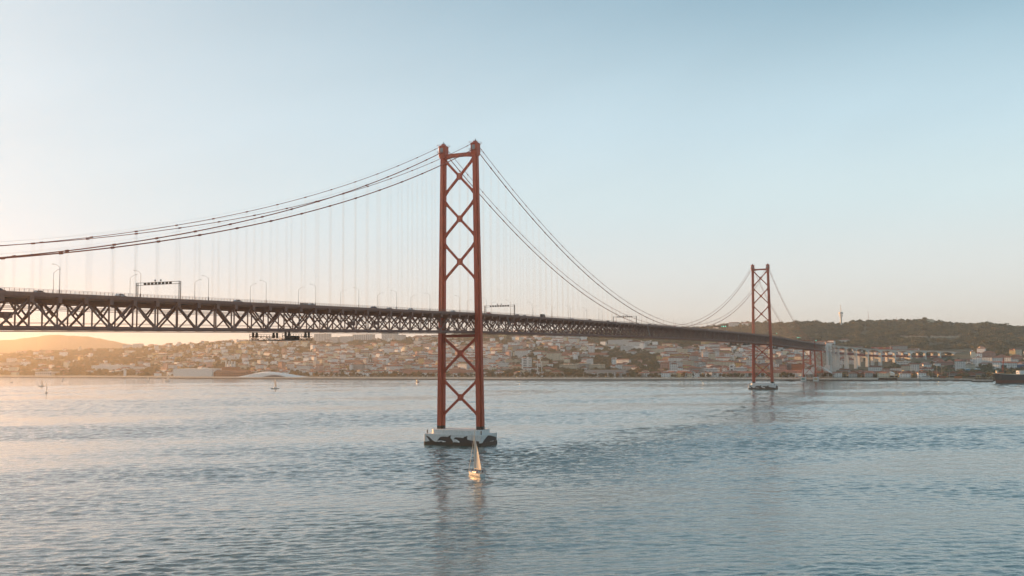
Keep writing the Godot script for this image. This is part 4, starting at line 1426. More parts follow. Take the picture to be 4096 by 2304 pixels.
	block("slope_hall", "pale flat hall on the hillside behind the bridge's end", "hall", 3154, 3212, 1341, 1353, 20, "wall_white", "hip", "tile", [8, 2])
	# communication tower on the hill
	var q3 := inland(3365, 1303)
	var ct := thing("radio_tower", "slender concrete radio tower with a round pod on the wooded hill", "radio tower", q3)
	var hh := on_x(3364, 1218, q3.x).y - q3.y
	var mb3 := MB.new()
	mb3.tube([Vector3(0, -10, 0), Vector3(0, hh * 0.5, 0)], 4.6, 12, 2.8)
	piece(ct, "shaft", mb3.mesh(), M.concrete)
	for e in [[0.40, 5.4, 2.0], [0.45, 6.6, 4.0], [0.53, 7.8, 9.0], [0.60, 5.0, 3.0]]:
		mb3 = MB.new()
		mb3.tube([Vector3(0, hh * e[0], 0), Vector3(0, hh * e[0] + e[2], 0)], e[1], 14)
		piece(ct, "pod", mb3.mesh(), M.concrete)
	mb3 = MB.new()
	mb3.tube([Vector3(0, hh * 0.5, 0), Vector3(0, hh, 0)], 2.0, 8, 0.7)
	piece(ct, "antenna_mast", mb3.mesh(), M.white)
	for e in [[3474, 1246, 1287], [3587, 1268, 1290], [3643, 1274, 1290]]:
		var qa := inland(e[0], e[2] + 4)
		var am := thing("antenna_mast", "thin lattice antenna mast on the hill's skyline, %s" % ("tallest" if e[0] == 3474 else ("middle one" if e[0] == 3587 else "short one at right")), "mast", qa, 0, "hilltop masts")
		var mb4 := MB.new()
		var ha := on_x(e[0], e[1], qa.x).y - qa.y
		for c in [[-0.8, -0.8], [0.8, -0.8], [0, 0.9]]:
			mb4.tube([Vector3(c[0], -2, c[1]), Vector3(c[0] * 0.2, ha, c[1] * 0.2)], 0.22, 4)
		piece(am, "lattice", mb4.mesh(), M.brick)


# ---------------------------------------------------------------- waterfront
func make_waterfront() -> void:
	# vaulted river station under the bridge's end
	var t := thing("vaulted_station", "white vaulted station canopy with lattice rim beneath the bridge", "station", Vector3(1536, 4.6, 0))
	var zl := on_x(3206, 1500, 1536).z
	var zr := on_x(3320, 1500, 1536).z
	var roof := MB.new()
	var rim := MB.new()
	var arch := func(f: float): return Vector3(0, 8.0 + 21.0 * sin(pow(f, 0.75) * PI * 0.86) - 6.0 * f, lerpf(zl, zr, f))
	for i in 20:
		var a: Vector3 = arch.call(i / 20.0)
		var b: Vector3 = arch.call((i + 1) / 20.0)
		var th := Vector3(0, 0.8, 0)
		roof.hull8([a, b, b + Vector3(44, -3, 0), a + Vector3(44, -3, 0), a + th, b + th, b + th + Vector3(44, -3, 0), a + th + Vector3(44, -3, 0)])
		if i > 8:
			var lo := Vector3(-0.6, -3.2 * sin((i - 8) / 12.0 * PI), 0)
			var lo1 := Vector3(-0.6, -3.2 * sin((i - 7) / 12.0 * PI), 0)
			rim.bar(a + lo, b + lo1, 0.4, 0.5)
			rim.bar(a + Vector3(-0.6, 0, 0), b + lo1, 0.3, 0.3)
			rim.bar(a + lo, b + Vector3(-0.6, 0, 0), 0.3, 0.3)
	piece(t, "vault_roof", roof.mesh(), M.white)
	piece(t, "lattice_rim", rim.mesh(), M.white)
	slab(t, "side_screen", Vector3(-0.5, 12.5, lerpf(zl, zr, 0.24)), Vector3(0.6, 10.0, (zr - zl) * 0.42), M.white)
	for f in [0.06, 0.16, 0.30, 0.42, 0.52, 0.95]:
		var p: Vector3 = arch.call(f)
		beam(t, "column", Vector3(0, -1, p.z - 1.5), Vector3(0, minf(p.y, 8.5), p.z), 0.9, 0.9, M.white)
	landmarks.append(["vaulted station", 3260, 1480])
	# breakwaters of the marina
	var j := 0
	for e in [[3318, 3512, 1519.0, 1523], [3584, 3862, 1519.0, 1522], [3830, 3905, 1522.0, 1524], [3884, 3978, 1525.0, 1528]]:
		var x := on_y((e[0] + e[1]) / 2.0, e[3], 0).x
		var za := on_x(e[0], e[3], x).z
		var zb := on_x(e[1], e[3], x).z
		var s := thing("breakwater", "low stone breakwater at the marina, %s" % ["left of the gap", "long one right of the gap", "short stub by the cargo ship", "jetty beside the ship's bow"][j], "breakwater", Vector3(x, 0, (za + zb) / 2), 0, "marina breakwaters")
		var w := zb - za
		var foot := MB.new()
		foot.hull8([Vector3(-2, -3, -w / 2), Vector3(-2, -3, w / 2), Vector3(14, -3, w / 2), Vector3(14, -3, -w / 2), Vector3(-0.6, 1.9, -w / 2 + 2), Vector3(-0.6, 1.9, w / 2 - 2), Vector3(13, 1.9, w / 2 - 2), Vector3(13, 1.9, -w / 2 + 2)])
		piece(s, "wet_foot", foot.mesh(), M.wet_stone)
		var top := MB.new()
		top.hull8([Vector3(-0.6, 1.905, -w / 2 + 2), Vector3(-0.6, 1.905, w / 2 - 2), Vector3(13, 1.905, w / 2 - 2), Vector3(13, 1.905, -w / 2 + 2), Vector3(0.4, 4.1, -w / 2 + 3), Vector3(0.4, 4.1, w / 2 - 3), Vector3(12, 4.1, w / 2 - 3), Vector3(12, 4.1, -w / 2 + 3)])
		piece(s, "stone_top", top.mesh(), M.paving)
		j += 1
	# inner quay of the marina
	var quay := MB.new()
	quay.hull8([Vector3(1604, -2, 120), Vector3(1604, -2, 900), Vector3(1680, -2, 900), Vector3(1680, -2, 120), Vector3(1604, 4.4, 120), Vector3(1604, 4.4, 900), Vector3(1680, 4.7, 900), Vector3(1680, 4.7, 120)])
	setting("marina_quay", quay.mesh(), M.paving)
	# restaurants along the dock: gabled sheds with awnings
	for i in 17:
		var px := 3345.0 + i * 36.0
		var x := 1624.0
		var p := on_x(px, 1505, x)
		var big := i == 6
		var s := thing("dock_shed", "%s dockside shed with %s gable, number %s from the vaulted station" % [["brick", "dark timber", "red"][i % 3], "a white" if big else "a red tiled", ["one", "two", "three", "four", "five", "six", "seven", "eight", "nine", "ten", "eleven", "twelve", "thirteen", "fourteen", "fifteen", "sixteen", "seventeen"][i]], "shed", Vector3(x, 4.4, p.z), 0, "dockside sheds")
		var mw := MB.new()
		var mr := MB.new()
		house_geo(mw, mr, null, 17.5, 24.0, 7.0 + (i % 3), "gable")
		piece(s, "wall", mw.mesh(), M["white" if big else ["brick", "roof_grey", "brick"][i % 3]])
		piece(s, "roof", mr.mesh(), M["white" if big else "tile"])
		slab(s, "awning", Vector3(-3.0, 3.6, 0), Vector3(5.4, 0.25, 16.0), M.white)
		slab(s, "shop_front", Vector3(-0.1, 1.6, 0), Vector3(0.2, 2.8, 14.0), M.pane)
		taken.append([x - 8, x + 26, p.z - 9, p.z + 9])
	# lit lamps
	var warm := paint("lamp_glow", lin(1.0, 0.62, 0.2), 0.5)
	warm.emission_enabled = true
	warm.emission = lin(1.0, 0.55, 0.16)
	warm.emission_energy_multiplier = 1.0
	var pole := MB.new()
	pole.tube([Vector3.ZERO, Vector3(0, 8.0, 0)], 0.14, 6, 0.1)
	var pm := pole.mesh()
	var sp := SphereMesh.new()
	sp.radius = 0.62
	sp.height = 1.0
	sp.radial_segments = 10
	sp.rings = 5
	var lamps := [[3303, 1501], [3354, 1507], [3384, 1507], [3415, 1507], [3445, 1507], [3390, 1501], [3482, 1507], [3495, 1507], [3485, 1500], [3551, 1500], [3584, 1500], [3594, 1506], [3616, 1506], [3616, 1499], [3649, 1506], [3650, 1499], [3683, 1506], [3683, 1499], [3715, 1506], [3717, 1499], [3749, 1506], [3752, 1499], [3781, 1498], [3788, 1506], [3612, 1483], [3201, 1501], [2016, 1487], [2077, 1486], [2066, 1505], [2423, 1506], [2811, 1495], [1592, 1486]]
	for i in lamps.size():
		var e: Array = lamps[i]
		var x := 1612.0 if e[1] > 1502 else 1619.0
		if e[0] < 3250:
			x = 1530.0
		var p := on_x(e[0], e[1], x)
		var t2 := thing("quay_lamp", "lit orange quay lamp on a thin pole %s" % ("by the marina" if e[0] > 3250 else "on the far promenade"), "lamp", Vector3(x, minf(4.6, p.y - 4.0), p.z), 0, "lit quay lamps")
		piece(t2, "pole", pm, M.lamp_pole, Transform3D(Basis.from_scale(Vector3(1, (p.y - t2.position.y) / 8.0, 1)), Vector3.ZERO))
		piece(t2, "lamp_globe", sp, warm, Transform3D(Basis.IDENTITY, Vector3(0, p.y - t2.position.y, 0)))
		if i % 3 == 0:
			var l := OmniLight3D.new()
			l.name = "lamp_light"
			l.light_energy = 5.0
			l.light_color = lin(1.0, 0.6, 0.22)
			l.omni_range = 60.0
			l.omni_attenuation = 2.0
			l.light_size = 0.6
			l.shadow_enabled = true
			l.position = Vector3(-1.2, p.y - t2.position.y, 0)
			t2.add_child(l, true)
	# promenade lamps on the far shore, unlit
	var tall := MB.new()
	tall.tube([Vector3.ZERO, Vector3(0, 13.0, 0)], 0.2, 6, 0.12)
	tall.box(Vector3(0, 13.0, 0), Vector3(0.4, 0.3, 1.6))
	var tm := tall.mesh()
	for i in 26:
		var px := 1930.0 + i * 52.0
		var p := on_x(px, 1510, 1524.0)
		var x := table(SHORE, p.z) + 14.0
		p = on_x(px, 1510, x)
		var t3 := thing("promenade_lamp", "tall slim lamp post standing along the far promenade", "lamp post", Vector3(x, 4.35, p.z), 0, "promenade lamp posts")
		piece(t3, "post", tm, M.lamp_pole)
	# parked cars along the promenade
	for i in 40:
		var px := 1905.0 + i * 33.0 + rng.randf_range(-10, 10)
		var p := on_x(px, 1508, 1552.0)
		var x := table(SHORE, p.z) + 30.0 + rng.randf_range(-4, 10)
		var c := thing("parked_car", "small parked car in the row along the far promenade", "car", Vector3(x, 4.58, on_x(px, 1508, x).z), PI / 2 + rng.randf_range(-0.2, 0.2), "cars parked on the far promenade")
		var b := MB.new()
		var prof := [[-2.1, 0.25], [2.1, 0.25], [2.15, 0.75], [1.2, 0.92], [0.45, 1.42], [-1.2, 1.45], [-2.0, 0.98], [-2.15, 0.7]]
		b.loft([prof.map(func(q): return Vector3(q[0], q[1], 0.86)), prof.map(func(q): return Vector3(q[0], q[1], -0.86))])
		piece(c, "body", b.mesh(), M[["car_white", "car_silver", "car_black", "car_red", "car_grey", "car_white"][i % 6]])
		slab(c, "windows", Vector3(-0.35, 1.18, 0), Vector3(1.75, 0.34, 1.76), M.pane)
	# a portico monument and a stack of rust-red containers
	var pq := inland(2573, 1508)
	var po := thing("portico", "small white open portico with six columns on the promenade", "portico", pq)
	for i in 6:
		slab(po, "column", Vector3(0, 3.5, (i - 2.5) * 1.8), Vector3(0.6, 8.0, 0.6), M.white)
	slab(po, "lintel", Vector3(0, 8.0, 0), Vector3(1.4, 1.0, 11.0), M.white)
	for i in 3:
		var p := on_x([3764.0, 3776.0, 3832.0][i], 1510, 1540.0)
		var t4 := thing("cargo_container", "%s cargo container on the marina quay" % ["rust-red", "second rust-red", "orange"][i], "container", Vector3(1545.0, 1.0, p.z), 0, "cargo containers")
		slab(t4, "box", Vector3(0, 4.5, 0), Vector3(2.5, 6.0, 6.2 if i < 2 else 14.0), M["brick" if i < 2 else "wall_orange"])
		for k in 5:
			slab(t4, "rib", Vector3(-1.27, 4.5, lerpf(-0.45, 0.45, k / 4.0) * (6.2 if i < 2 else 14.0)), Vector3(0.06, 5.6, 0.2), M["brick" if i < 2 else "wall_orange"])
		slab(t4, "plinth", Vector3(0, 0.6, 0), Vector3(4.0, 2.0, 16.0), M.paving)


# ---------------------------------------------------------------- the city on the slopes
func zone(px: float, py: float) -> Vector2:   # share of ground built on, share under trees
	if px > 3590 and px < 3850 and py > 1346 and py < 1364:
		return Vector2(0.0, 0.10)
	if px > 3700 and px < 3920 and py >= 1364 and py < 1388:
		return Vector2(0.0, 0.35)
	if px > 3345 and px < 3405 and py > 1362 and py < 1372:
		return Vector2(0.0, 0.1)
	if px < 620:
		return Vector2(0.10, 0.72)
	if px < 1250:
		return Vector2(0.36, 0.36) if py > 1480 else (Vector2(0.30, 0.55) if py > 1440 else Vector2(0.38, 0.42))
	if px < 2050:
		if py > 1490:
			return Vector2(0.30, 0.5)
		return Vector2(0.85, 0.10) if py > 1388 else Vector2(0.22, 0.70)
	if px < 2350:
		if py > 1440:
			return Vector2(0.22, 0.65)
		return Vector2(0.30, 0.55) if py > 1400 else (Vector2(0.75, 0.2) if py > 1352 else Vector2(0.05, 0.6))
	if px < 2640:
		if py > 1486:
			return Vector2(0.35, 0.55)
		return Vector2(0.05, 0.92) if py > 1406 else (Vector2(0.5, 0.42) if py > 1384 else Vector2(0.02, 0.72))
	if px < 3330:
		return Vector2(0.80, 0.15) if py > 1392 else (Vector2(0.35, 0.6) if py > 1380 else Vector2(0.01, 0.85))
	if py > 1472:
		return Vector2(0.45, 0.45)
	if py > 1430:
		return Vector2(0.75, 0.16)
	return Vector2(0.22, 0.6) if py > 1408 else Vector2(0.0, 0.86)

func vacant(x: float, z: float, m := 0.0) -> bool:
	for r in taken:
		if x > r[0] - m and x < r[1] + m and z > r[2] - m and z < r[3] + m:
			return false
	return true

func under_viaduct(x: float, z: float, from: float, tall: float) -> bool:   # the ground that the viaduct and its approaches keep clear
	if x > 1640 and x < 1790 and absf(z) < 28:
		return true
	var px := column(x, z)
	if px < 3325 or px > 3890 or x < from:
		return false
	for i in ROW.size() - 1:
		if Vector2(x - ROW[i][0], z - ROW[i][1]).length() < 60.0:
			return true
	var vx := table([[3325, 1760], [3351, 1857], [3382, 1932], [3421, 2007], [3467, 2080], [3519, 2152], [3576, 2222], [3638, 2290], [3698, 2358], [3757, 2426], [3812, 2494], [3870, 2560], [3900, 2600]], px)
	return x < vx + 36.0 and seen(Vector3(x, ground(x, z) + tall, z)).y < table([[3325, 1478], [3560, 1472], [3640, 1452], [3700, 1440], [3900, 1432]], px)

var lots := []

func make_city() -> void:
	var patch := FastNoiseLite.new()
	patch.seed = 44
	patch.frequency = 0.006
	var list := []
	var px := -40.0
	while px < 4150.0:
		var x := 1560.0
		while x < 4300.0:
			var qx := px + rng.randf_range(-11, 11)
			var z := on_x(qx, 1440, x).z
			if x > table(SHORE, z) + 60.0:
				var g := ground(x, z)
				var s := seen(Vector3(x, g, z))
				var zo := zone(s.x, s.y)
				var pn := patch.get_noise_2d(x, z) * 0.5
				var in_view := s.x > -80 and s.x < 4180 and s.y > table(SKYLINE, s.x) - 2.0
				if in_view and rng.randf() < zo.x + (pn if zo.x > 0.05 else 0.0):
					var far := x > 2500.0 and px < 2400.0
					var w := rng.randf_range(10, 22) if rng.randf() < 0.72 else rng.randf_range(26, 48)
					var d := rng.randf_range(9, 14)
					var h := rng.randf_range(6, 12) + (rng.randf_range(4, 13) if rng.randf() < 0.3 else 0.0)
					if x < table(SHORE, z) + 190.0:
						w = minf(w, 20.0)
						h = minf(h, 9.0)
					if s.x > 3700.0 and s.y > 1488.0:
						h = 0.0
					if h > 0.0 and vacant(x, z, w * 0.6) and not under_viaduct(x, z, 1720.0, h + 3.0):
						list.append([Vector3(x, g, z), w, d, h, rng.randf_range(-0.35, 0.35), rng.randi() % 100, rng.randi() % 100, s])
			x += lerpf(21.0, 40.0, clampf((x - 1560.0) / 1500.0, 0.0, 1.0)) * rng.randf_range(0.8, 1.3)
		px += 30.0
	var walls := [["white", "wall_white", Color(0.78, 0.77, 0.75)], ["white", "wall_white", Color(0.82, 0.81, 0.79)], ["white", "wall_white", Color(0.70, 0.69, 0.68)], ["cream", "wall_cream", Color(0.70, 0.62, 0.49)], ["grey", "wall_grey", Color(0.42, 0.42, 0.41)], ["pink", "wall_pink", Color(0.55, 0.34, 0.28)], ["ochre", "wall_yellow", Color(0.58, 0.42, 0.20)]]
	list.sort_custom(func(a, b): return a[1] * a[3] / a[0].distance_squared_to(CAM) > b[1] * b[3] / b[0].distance_squared_to(CAM))
	var mass_w := MB.new()
	mass_w.tinted = true
	var mass_r := MB.new()
	mass_r.tinted = true
	var mass_n := MB.new()
	for i in list.size():
		var e: Array = list[i]
		var wc: Array = walls[[0, 0, 0, 1, 1, 2, 2, 3, 3, 4, 5, 6][e[5] % 12]]
		var roof: String = ["hip", "gable", "hip", "flat", "gable"][e[6] % 5]
		var red: bool = roof != "flat" or e[6] % 2 == 0
		var turn: float = e[4]
		var t := Transform3D(Basis(Vector3.UP, turn), e[0])
		lots.append([e[0].x, e[0].z, e[1] * 0.5 + 2.0])
		if i < 300:
			var lm := ""
			var best := 1e9
			for l in landmarks:
				var dd := Vector2(l[1] - e[7].x, (l[2] - e[7].y) * 1.6).length()
				if dd < best:
					best = dd
					var rel := "beside"
					if e[7].y - l[2] < -14.0:
						rel = "up the slope behind"
					elif e[7].x < l[1] - 20:
						rel = "left of"
					elif e[7].x > l[1] + 20:
						rel = "right of"
					lm = "%s the %s" % [rel, l[0]]
			var size := "tall narrow" if e[3] > e[1] * 0.95 else ("wide" if e[1] > 18 else ("low" if e[3] < 7.0 else "small"))
			var node := thing("house", "%s %s house with %s roof %s" % [size, wc[0], ("flat " + ("red" if red else "grey")) if roof == "flat" else "red " + ("hipped" if roof == "hip" else "gabled"), lm], "house", e[0], turn, "houses of the hillside city")
			var mw := MB.new()
			var mr := MB.new()
			var mn := MB.new()
			house_geo(mw, mr, mn, e[1], e[2], e[3], roof)
			piece(node, "wall", mw.mesh(), M[wc[1]])
			piece(node, "roof", mr.mesh(), M[("tile" if e[6] % 3 else "tile_dark") if red else "roof_grey"])
			piece(node, "windows", mn.mesh(), M.pane).set_meta("kind", "stuff")
		else:
			mass_w.xf = t
			mass_r.xf = t
			mass_n.xf = t
			mass_w.col = wc[2]
			mass_r.col = Color(0.29, 0.125, 0.085) if red and e[6] % 3 else (Color(0.25, 0.09, 0.06) if red else Color(0.3, 0.29, 0.28))
			house_geo(mass_w, mass_r, mass_n if e[0].distance_to(CAM) < 2900.0 else null, e[1], e[2], e[3], roof, 4.2)
	for e in [["walls", mass_w, "mass_wall"], ["roofs", mass_r, "mass_wall"], ["windows", mass_n, "pane"]]:
		var o := piece(self, "distant_house_" + e[0], e[1].mesh(), M[e[2]])
		o.set_meta("kind", "stuff")
		o.set_meta("label", "mass of small distant house %s covering the far slopes" % e[0])
		o.set_meta("category", "houses")
	print("houses ", list.size())


# ---------------------------------------------------------------- trees
func crown_mesh(seed_: int, n: int, tall: float) -> ArrayMesh:
	var r := RandomNumberGenerator.new()
	r.seed = seed_
	var mb := MB.new()
	mb.tinted = true
	var lobes := []
	for i in 7:
		lobes.append([Vector3(r.randf_range(-0.3, 0.3), r.randf_range(0.32, 0.78) * tall, r.randf_range(-0.3, 0.3)), r.randf_range(0.16, 0.29)])
	for i in n:
		var l: Array = lobes[r.randi() % lobes.size()]
		var d := Vector3(r.randfn(), r.randfn() * 0.8 + 0.15, r.randfn()).normalized()
		var p: Vector3 = l[0] + d * l[1] * r.randf_range(0.72, 1.08)
		var a := d.cross(Vector3(r.randfn(), r.randfn(), r.randfn())).normalized()
		var b := (d + Vector3(r.randfn(), r.randfn(), r.randfn()) * 0.5).normalized().cross(a)
		var k := r.randf_range(0.055, 0.10)
		var g := r.randf_range(0.75, 1.2)
		mb.col = Color(g, g, g * 0.95)
		mb.quad(p - a * k - b * k * 0.7, p + a * k - b * k * 0.5, p + a * k * 0.7 + b * k, p - a * k + b * k * 0.6)
	return mb.mesh()

func make_woods() -> void:
	var greens := [Color(0.058, 0.070, 0.027), Color(0.085, 0.090, 0.036), Color(0.105, 0.095, 0.040), Color(0.15, 0.112, 0.042), Color(0.042, 0.056, 0.026), Color(0.20, 0.12, 0.034)]
	var crowns := []
	for i in 5:
		crowns.append(crown_mesh(100 + i, 190, [1.0, 1.0, 0.9, 1.15, 1.0][i]))
	var trunk := MB.new()
	trunk.tube([Vector3(0, -0.1, 0), Vector3(0.01, 0.25, 0.01), Vector3(0, 0.62, 0)], 0.035, 6, 0.012)
	trunk.tube([Vector3(0.01, 0.28, 0.01), Vector3(0.16, 0.55, 0.06)], 0.018, 5, 0.008)
	trunk.tube([Vector3(0.01, 0.3, 0.01), Vector3(-0.13, 0.58, -0.1)], 0.018, 5, 0.008)
	var tm := trunk.mesh()
	var leaf := []
	for i in greens.size():
		var m := StandardMaterial3D.new()
		m.resource_name = "foliage_%d" % i
		m.albedo_color = lin(greens[i].r, greens[i].g, greens[i].b)
		m.roughness = 0.8
		m.vertex_color_use_as_albedo = true
		m.backlight_enabled = true
		m.backlight = lin(greens[i].r * 2.0, greens[i].g * 2.0, greens[i].b * 1.5)
		leaf.append(m)
	# trees one can tell apart: along the promenade and in the gardens behind it
	var n := 0
	var spots := []
	for i in 190:
		spots.append([lerpf(1180.0, 3330.0, (i + rng.randf()) / 190.0), rng.randf_range(46.0, 92.0), rng.randf_range(7.0, 12.0)])
	for i in 46:
		spots.append([lerpf(3480.0, 4096.0, (i + rng.randf()) / 46.0), rng.randf_range(150.0, 230.0), rng.randf_range(8.0, 13.0)])
	for i in 60:
		spots.append([lerpf(2040.0, 2660.0, rng.randf()), rng.randf_range(90.0, 330.0), rng.randf_range(9.0, 15.0)])
	for e in spots:
		var z := on_x(e[0], 1490, 1560.0).z
		var x: float = table(SHORE, z) + e[1]
		z = on_x(e[0], 1490, x).z
		if not vacant(x, z, 1.0):
			continue
		var c := rng.randi() % greens.size()
		if e[0] > 3300 and c == 5:
			c = 0
		var h: float = e[2]
		var t := thing("broadleaf_tree", "%s tree %s" % [["dark green", "mid green", "olive green", "yellow-green", "deep green", "golden brown"][c], "on the slope behind the marina" if e[0] > 3330 else ("in the riverside park between the two towers" if e[1] > 92.0 else ("on the promenade left of the near tower" if e[0] < 1800 else ("on the promenade right of the near tower" if e[0] < 2500 else "on the promenade by the far tower")))], "tree", Vector3(x, ground(x, z) - 0.1, z), rng.randf() * TAU, "trees along the far shore")
		var wide := rng.randf_range(0.95, 1.35)
		var s := Transform3D(Basis.from_scale(Vector3(h * wide, h, h * wide)), Vector3.ZERO)
		piece(t, "trunk", tm, M.bark, s)
		piece(t, "crown", crowns[n % 5], leaf[c], s)
		n += 1
	# woods that read as one mass
	var per := []
	for i in 5:
		per.append([])
	var patch := FastNoiseLite.new()
	patch.seed = 12
	patch.frequency = 0.005
	var grid := {}
	for l in lots:
		var key := Vector2i(int(l[0] / 30.0), int(l[1] / 30.0))
		if not grid.has(key):
			grid[key] = []
		grid[key].append(l)
	var px := -60.0
	while px < 4170.0:
		var x := 1600.0
		while x < 3700.0:
			var qx := px + rng.randf_range(-8, 8)
			var z := on_x(qx, 1440, x).z
			if x > table(SHORE, z) + 75.0:
				var g := ground(x, z)
				var s := seen(Vector3(x, g, z))
				var zo := zone(s.x, s.y)
				if rng.randf() < zo.y + patch.get_noise_2d(x, z) * 0.55 and s.y > table(SKYLINE, clampf(s.x, 0, 4096)) - 3.0:
					var ok := vacant(x, z, 2.0) and not under_viaduct(x, z, 1840.0, 2.0)
					if ok:
						for dx in [-1, 0, 1]:
							for dz in [-1, 0, 1]:
								for l in grid.get(Vector2i(int(x / 30.0) + dx, int(z / 30.0) + dz), []):
									if Vector2(l[0] - x + 4.0, l[1] - z).length() < l[2]:
										ok = false
					if ok:
						var h := rng.randf_range(7.0, 13.0) * (1.25 if x > 2600 else 1.0)
						var wide := rng.randf_range(1.0, 1.5) * (1.2 if x > 2600 else 1.0)
						var b := Basis(Vector3.UP, rng.randf() * TAU) * Basis.from_scale(Vector3(h * wide, h, h * wide))
						var tone := greens[[0, 1, 1, 2, 4, 4, 2, 0, 3][rng.randi() % 9]] as Color
						if s.x < 1300 and rng.randf() < 0.6:
							tone = greens[[3, 5, 2][rng.randi() % 3]]
						elif patch.get_noise_2d(x * 2.0 + 99.0, z * 2.0) > 0.28:
							tone = greens[3]
						per[rng.randi() % 5].append([Transform3D(b, Vector3(x, g - h * 0.18, z)), tone])
			x += lerpf(13.0, 19.0, clampf((x - 1600.0) / 1500.0, 0.0, 1.0)) * rng.randf_range(0.7, 1.3)
		px += 17.0
	var total := 0
	for i in 5:
		var mm := MultiMesh.new()
		mm.transform_format = MultiMesh.TRANSFORM_3D
		mm.use_colors = true
		mm.mesh = crowns[i]
		mm.instance_count = per[i].size()
		for k in per[i].size():
			mm.set_instance_transform(k, per[i][k][0])
			mm.set_instance_color(k, per[i][k][1])
		var o := MultiMeshInstance3D.new()
		o.name = numbered("hillside_forest")
		o.multimesh = mm
		o.material_override = M.leaf
		o.set_meta("kind", "stuff")
		o.set_meta("label", "woods of small rounded trees covering the far hillsides")
		o.set_meta("category", "forest")
		o.set_meta("group", "hillside woods")
		add_child(o)
		total += per[i].size()
	print("wood trees ", total)
	var tris := 0
	for o in find_children("*", "MeshInstance3D", true, false):
		if o.mesh is ArrayMesh:
			for k in o.mesh.get_surface_count():
				tris += (o.mesh.surface_get_array_index_len(k) if o.mesh.surface_get_array_index_len(k) > 0 else o.mesh.surface_get_array_len(k)) / 3
		else:
			tris += 12
	print("triangles ", tris)


# ---------------------------------------------------------------- boats
func hull_mesh(l: float, b: float, free_: float, draft: float) -> ArrayMesh:
	# bow at +x
	var mb := MB.new()
	var rings := []
	for i in 13:
		var f := i / 12.0
		var x := lerpf(-l / 2, l / 2, f)
		var half := b / 2 * (0.78 + 0.22 * sin(f * PI * 0.9)) * pow(1.0 - pow(f, 3.2), 0.75) + 0.02
		var top := free_ * (1.0 + 0.28 * pow(f, 2.0))
		var keel := -draft * (1.0 - pow(absf(f - 0.45) * 1.7, 2.0) * 0.9)
		var rake := 0.5 * l / 11.0 * pow(f, 4.0)
		var r := []
		for p in [[1.0, 1.0], [0.97, 0.55], [0.82, 0.1], [0.45, -0.55], [0.0, -1.0], [-0.45, -0.55], [-0.82, 0.1], [-0.97, 0.55], [-1.0, 1.0]]:
			var y: float = p[1] * (top if p[1] > 0 else -keel)
			r.append(Vector3(x + rake * (y / top if y > 0 else 0.0), y, half * p[0]))
		rings.append(r)
	mb.loft(rings)
	return mb.mesh()

func body_mesh(joints: Array, bones: Array, cell: float) -> ArrayMesh:
	# one continuous skin round a posed skeleton: joints [place, radius], bones [i, j]
	var lo := Vector3.ONE * 1e9
	var hi := -lo
	for j in joints:
		lo = lo.min(j[0] - Vector3.ONE * (j[1] + cell * 2))
		hi = hi.max(j[0] + Vector3.ONE * (j[1] + cell * 2))
	var n := Vector3i(((hi - lo) / cell).ceil()) + Vector3i.ONE
	var f := PackedFloat32Array()
	f.resize(n.x * n.y * n.z)
	for x in n.x:
		for y in n.y:
			for z in n.z:
				var p := lo + Vector3(x, y, z) * cell
				var d := 1e9
				for b in bones:
					var a: Vector3 = joints[b[0]][0]
					var c: Vector3 = joints[b[1]][0]
					var t := clampf((p - a).dot(c - a) / maxf((c - a).length_squared(), 1e-9), 0, 1)
					var e := p.distance_to(a.lerp(c, t)) - lerpf(joints[b[0]][1], joints[b[1]][1], t)
					var k := 0.05
					var h := clampf(0.5 + 0.5 * (d - e) / k, 0, 1)
					d = lerpf(d, e, h) - k * h * (1 - h)
				f[(x * n.y + y) * n.z + z] = d
	var at := func(x, y, z): return f[(x * n.y + y) * n.z + z]
	var vert := {}
	for x in n.x - 1:
		for y in n.y - 1:
			for z in n.z - 1:
				var s := Vector3.ZERO
				var k := 0
				for ed in [[0, 0, 0, 1, 0, 0], [0, 0, 0, 0, 1, 0], [0, 0, 0, 0, 0, 1], [1, 0, 0, 1, 1, 0], [1, 0, 0, 1, 0, 1], [0, 1, 0, 1, 1, 0], [0, 1, 0, 0, 1, 1], [0, 0, 1, 1, 0, 1], [0, 0, 1, 0, 1, 1], [1, 1, 0, 1, 1, 1], [1, 0, 1, 1, 1, 1], [0, 1, 1, 1, 1, 1]]:
					var u: float = at.call(x + ed[0], y + ed[1], z + ed[2])
					var w: float = at.call(x + ed[3], y + ed[4], z + ed[5])
					if (u < 0) != (w < 0):
						s += Vector3(ed[0], ed[1], ed[2]).lerp(Vector3(ed[3], ed[4], ed[5]), u / (u - w))
						k += 1
				if k:
					vert[Vector3i(x, y, z)] = lo + (Vector3(x, y, z) + s / k) * cell
	var mb := MB.new()
	for x in range(1, n.x - 1):
		for y in range(1, n.y - 1):
			for z in range(1, n.z - 1):
				var u: float = at.call(x, y, z)
				for ax in 3:
					var st := [Vector3i(1, 0, 0), Vector3i(0, 1, 0), Vector3i(0, 0, 1)]
					var w: float = at.call(x + st[ax].x, y + st[ax].y, z + st[ax].z)
					if (u < 0) == (w < 0):
						continue
					var o := Vector3i(x, y, z)
					var p: Vector3i = st[(ax + 1) % 3]
					var q: Vector3i = st[(ax + 2) % 3]
					var c := [vert[o - p - q], vert[o - q], vert[o], vert[o - p]]
					if u < 0:
						mb.quad(c[0], c[1], c[2], c[3])
					else:
						mb.quad(c[3], c[2], c[1], c[0])
	return mb.mesh()

